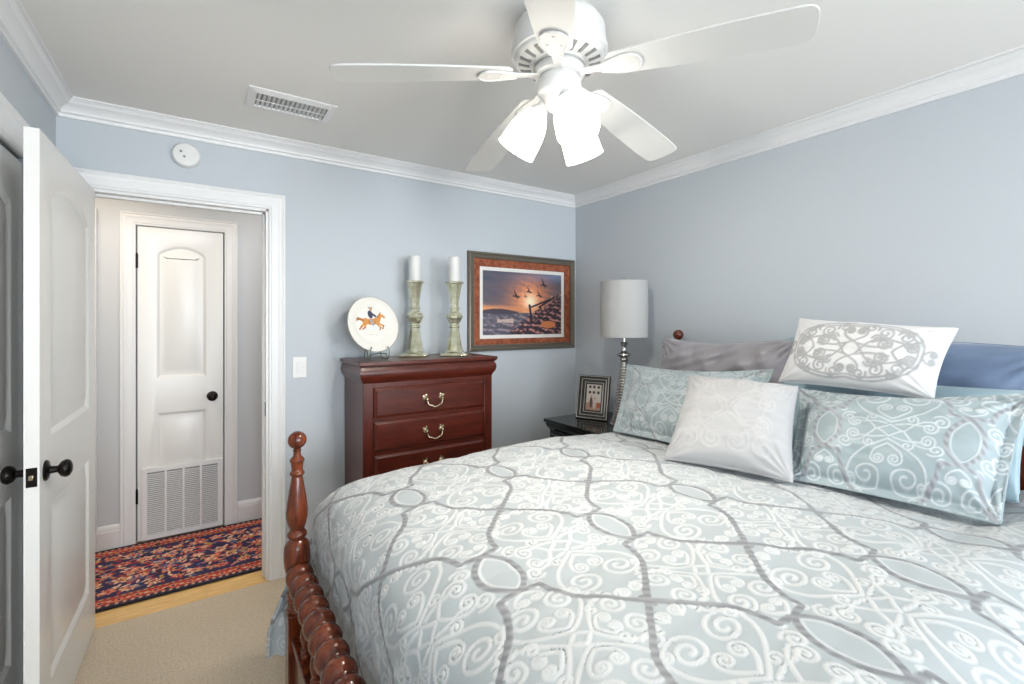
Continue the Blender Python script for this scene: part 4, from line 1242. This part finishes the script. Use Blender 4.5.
def rosette(cx, cy, R_, c1, c2, c3, np_=8, a=0):
    x = gx - cx; y = gy - cy; d = np.hypot(x, y * 1.25); t = np.arctan2(y, x)
    e = R_ * (.80 + .20 * np.cos(np_ * t + a))
    blot(d < e * 1.10, c3); blot(d < e, c1); blot((d < e * .66) & (np.cos(np_ * t + a) > -.3), c2); blot(d < e * .34, c3); blot(d < e * .20, c2)


k = 0
x = RX0
while x < RX1:
    for yy in (.165, .265, .365, .46, .555):
        cx = x + (.052 if yy in (.265, .46) else 0) + rr.uniform(-.02, .02); cy = RY0 + yy * Wd / .72 + rr.uniform(-.015, .015)
        c1, c2 = [(CORAL, CREAM), (CREAM, RED), (RED, CREAM), (CORAL, RED)][rr.randint(4)]
        rosette(cx, cy, rr.uniform(.036, .052), c1, c2, np.array([.05, .02, .05]), rr.randint(5, 9), rr.rand() * 6)
    x += .104
for q in range(1500):
    cx = rr.uniform(RX0, RX1); cy = RY0 + Wd * rr.uniform(.17, .83); a = rr.rand() * PI
    blot(ell(gx, gy, cx, cy, rr.uniform(.012, .024), .0065, a), [CORAL, RED, CREAM, GOLD, BLUE][rr.randint(5)])
edge_d = np.minimum(np.minimum(yv, Wd - yv), np.minimum(gx - RX0, RX1 - gx))
bd = edge_d < .105
cl[bd] = RED
al = np.where(np.minimum(yv, Wd - yv) < np.minimum(gx - RX0, RX1 - gx), gx, gy)
ph = np.sin(al * 2 * PI / .075); dd = edge_d - .060
blot(bd & (np.abs(dd - .014 * np.sin(al * 2 * PI / .15)) < .004), GOLD)
blot(bd & (np.hypot(((al / .075) % 1 - .5) * .075, dd) < .0155), CORAL); blot(bd & (np.hypot(((al / .075) % 1 - .5) * .075, dd) < .009), np.array([.03, .025, .07]))
blot(bd & (np.hypot(((al / .075 + .5) % 1 - .5) * .075, dd) < .0095), CREAM * .8)
blot((edge_d > .090) & (edge_d < .105) & (np.sin(al * 2 * PI / .03) > 0), GOLD); blot((edge_d > .0885) & (edge_d < .0915), np.array([.02, .015, .05]))
blot((edge_d > .018) & (edge_d < .033), np.array([.05, .03, .06])); blot((edge_d > .018) & (edge_d < .033) & (np.sin(al * 2 * PI / .032) > .2), CREAM * .7)
blot(edge_d < .018, np.array([.016, .012, .03]))
Pz = np.stack([gx - (RX0 + RX1) / 2, gy - (RY0 + RY1) / 2, np.full_like(gx, .0095) + .0006 * vnoise(gx * 9, gy * 9, 3, 2)], -1)
fast_grid('woven_field', Pz, 'rug_wool', rug, cl)
cxm, cym = (RX0 + RX1) / 2, (RY0 + RY1) / 2
obj('bound_edge', boxes((RX0 - cxm - .004, RX1 - cxm + .004, RY0 - cym - .006, RY1 - cym + .006, 0, .0088)), 'rug_edge', rug, bevel=.002)

print('objects', len(bpy.data.objects))
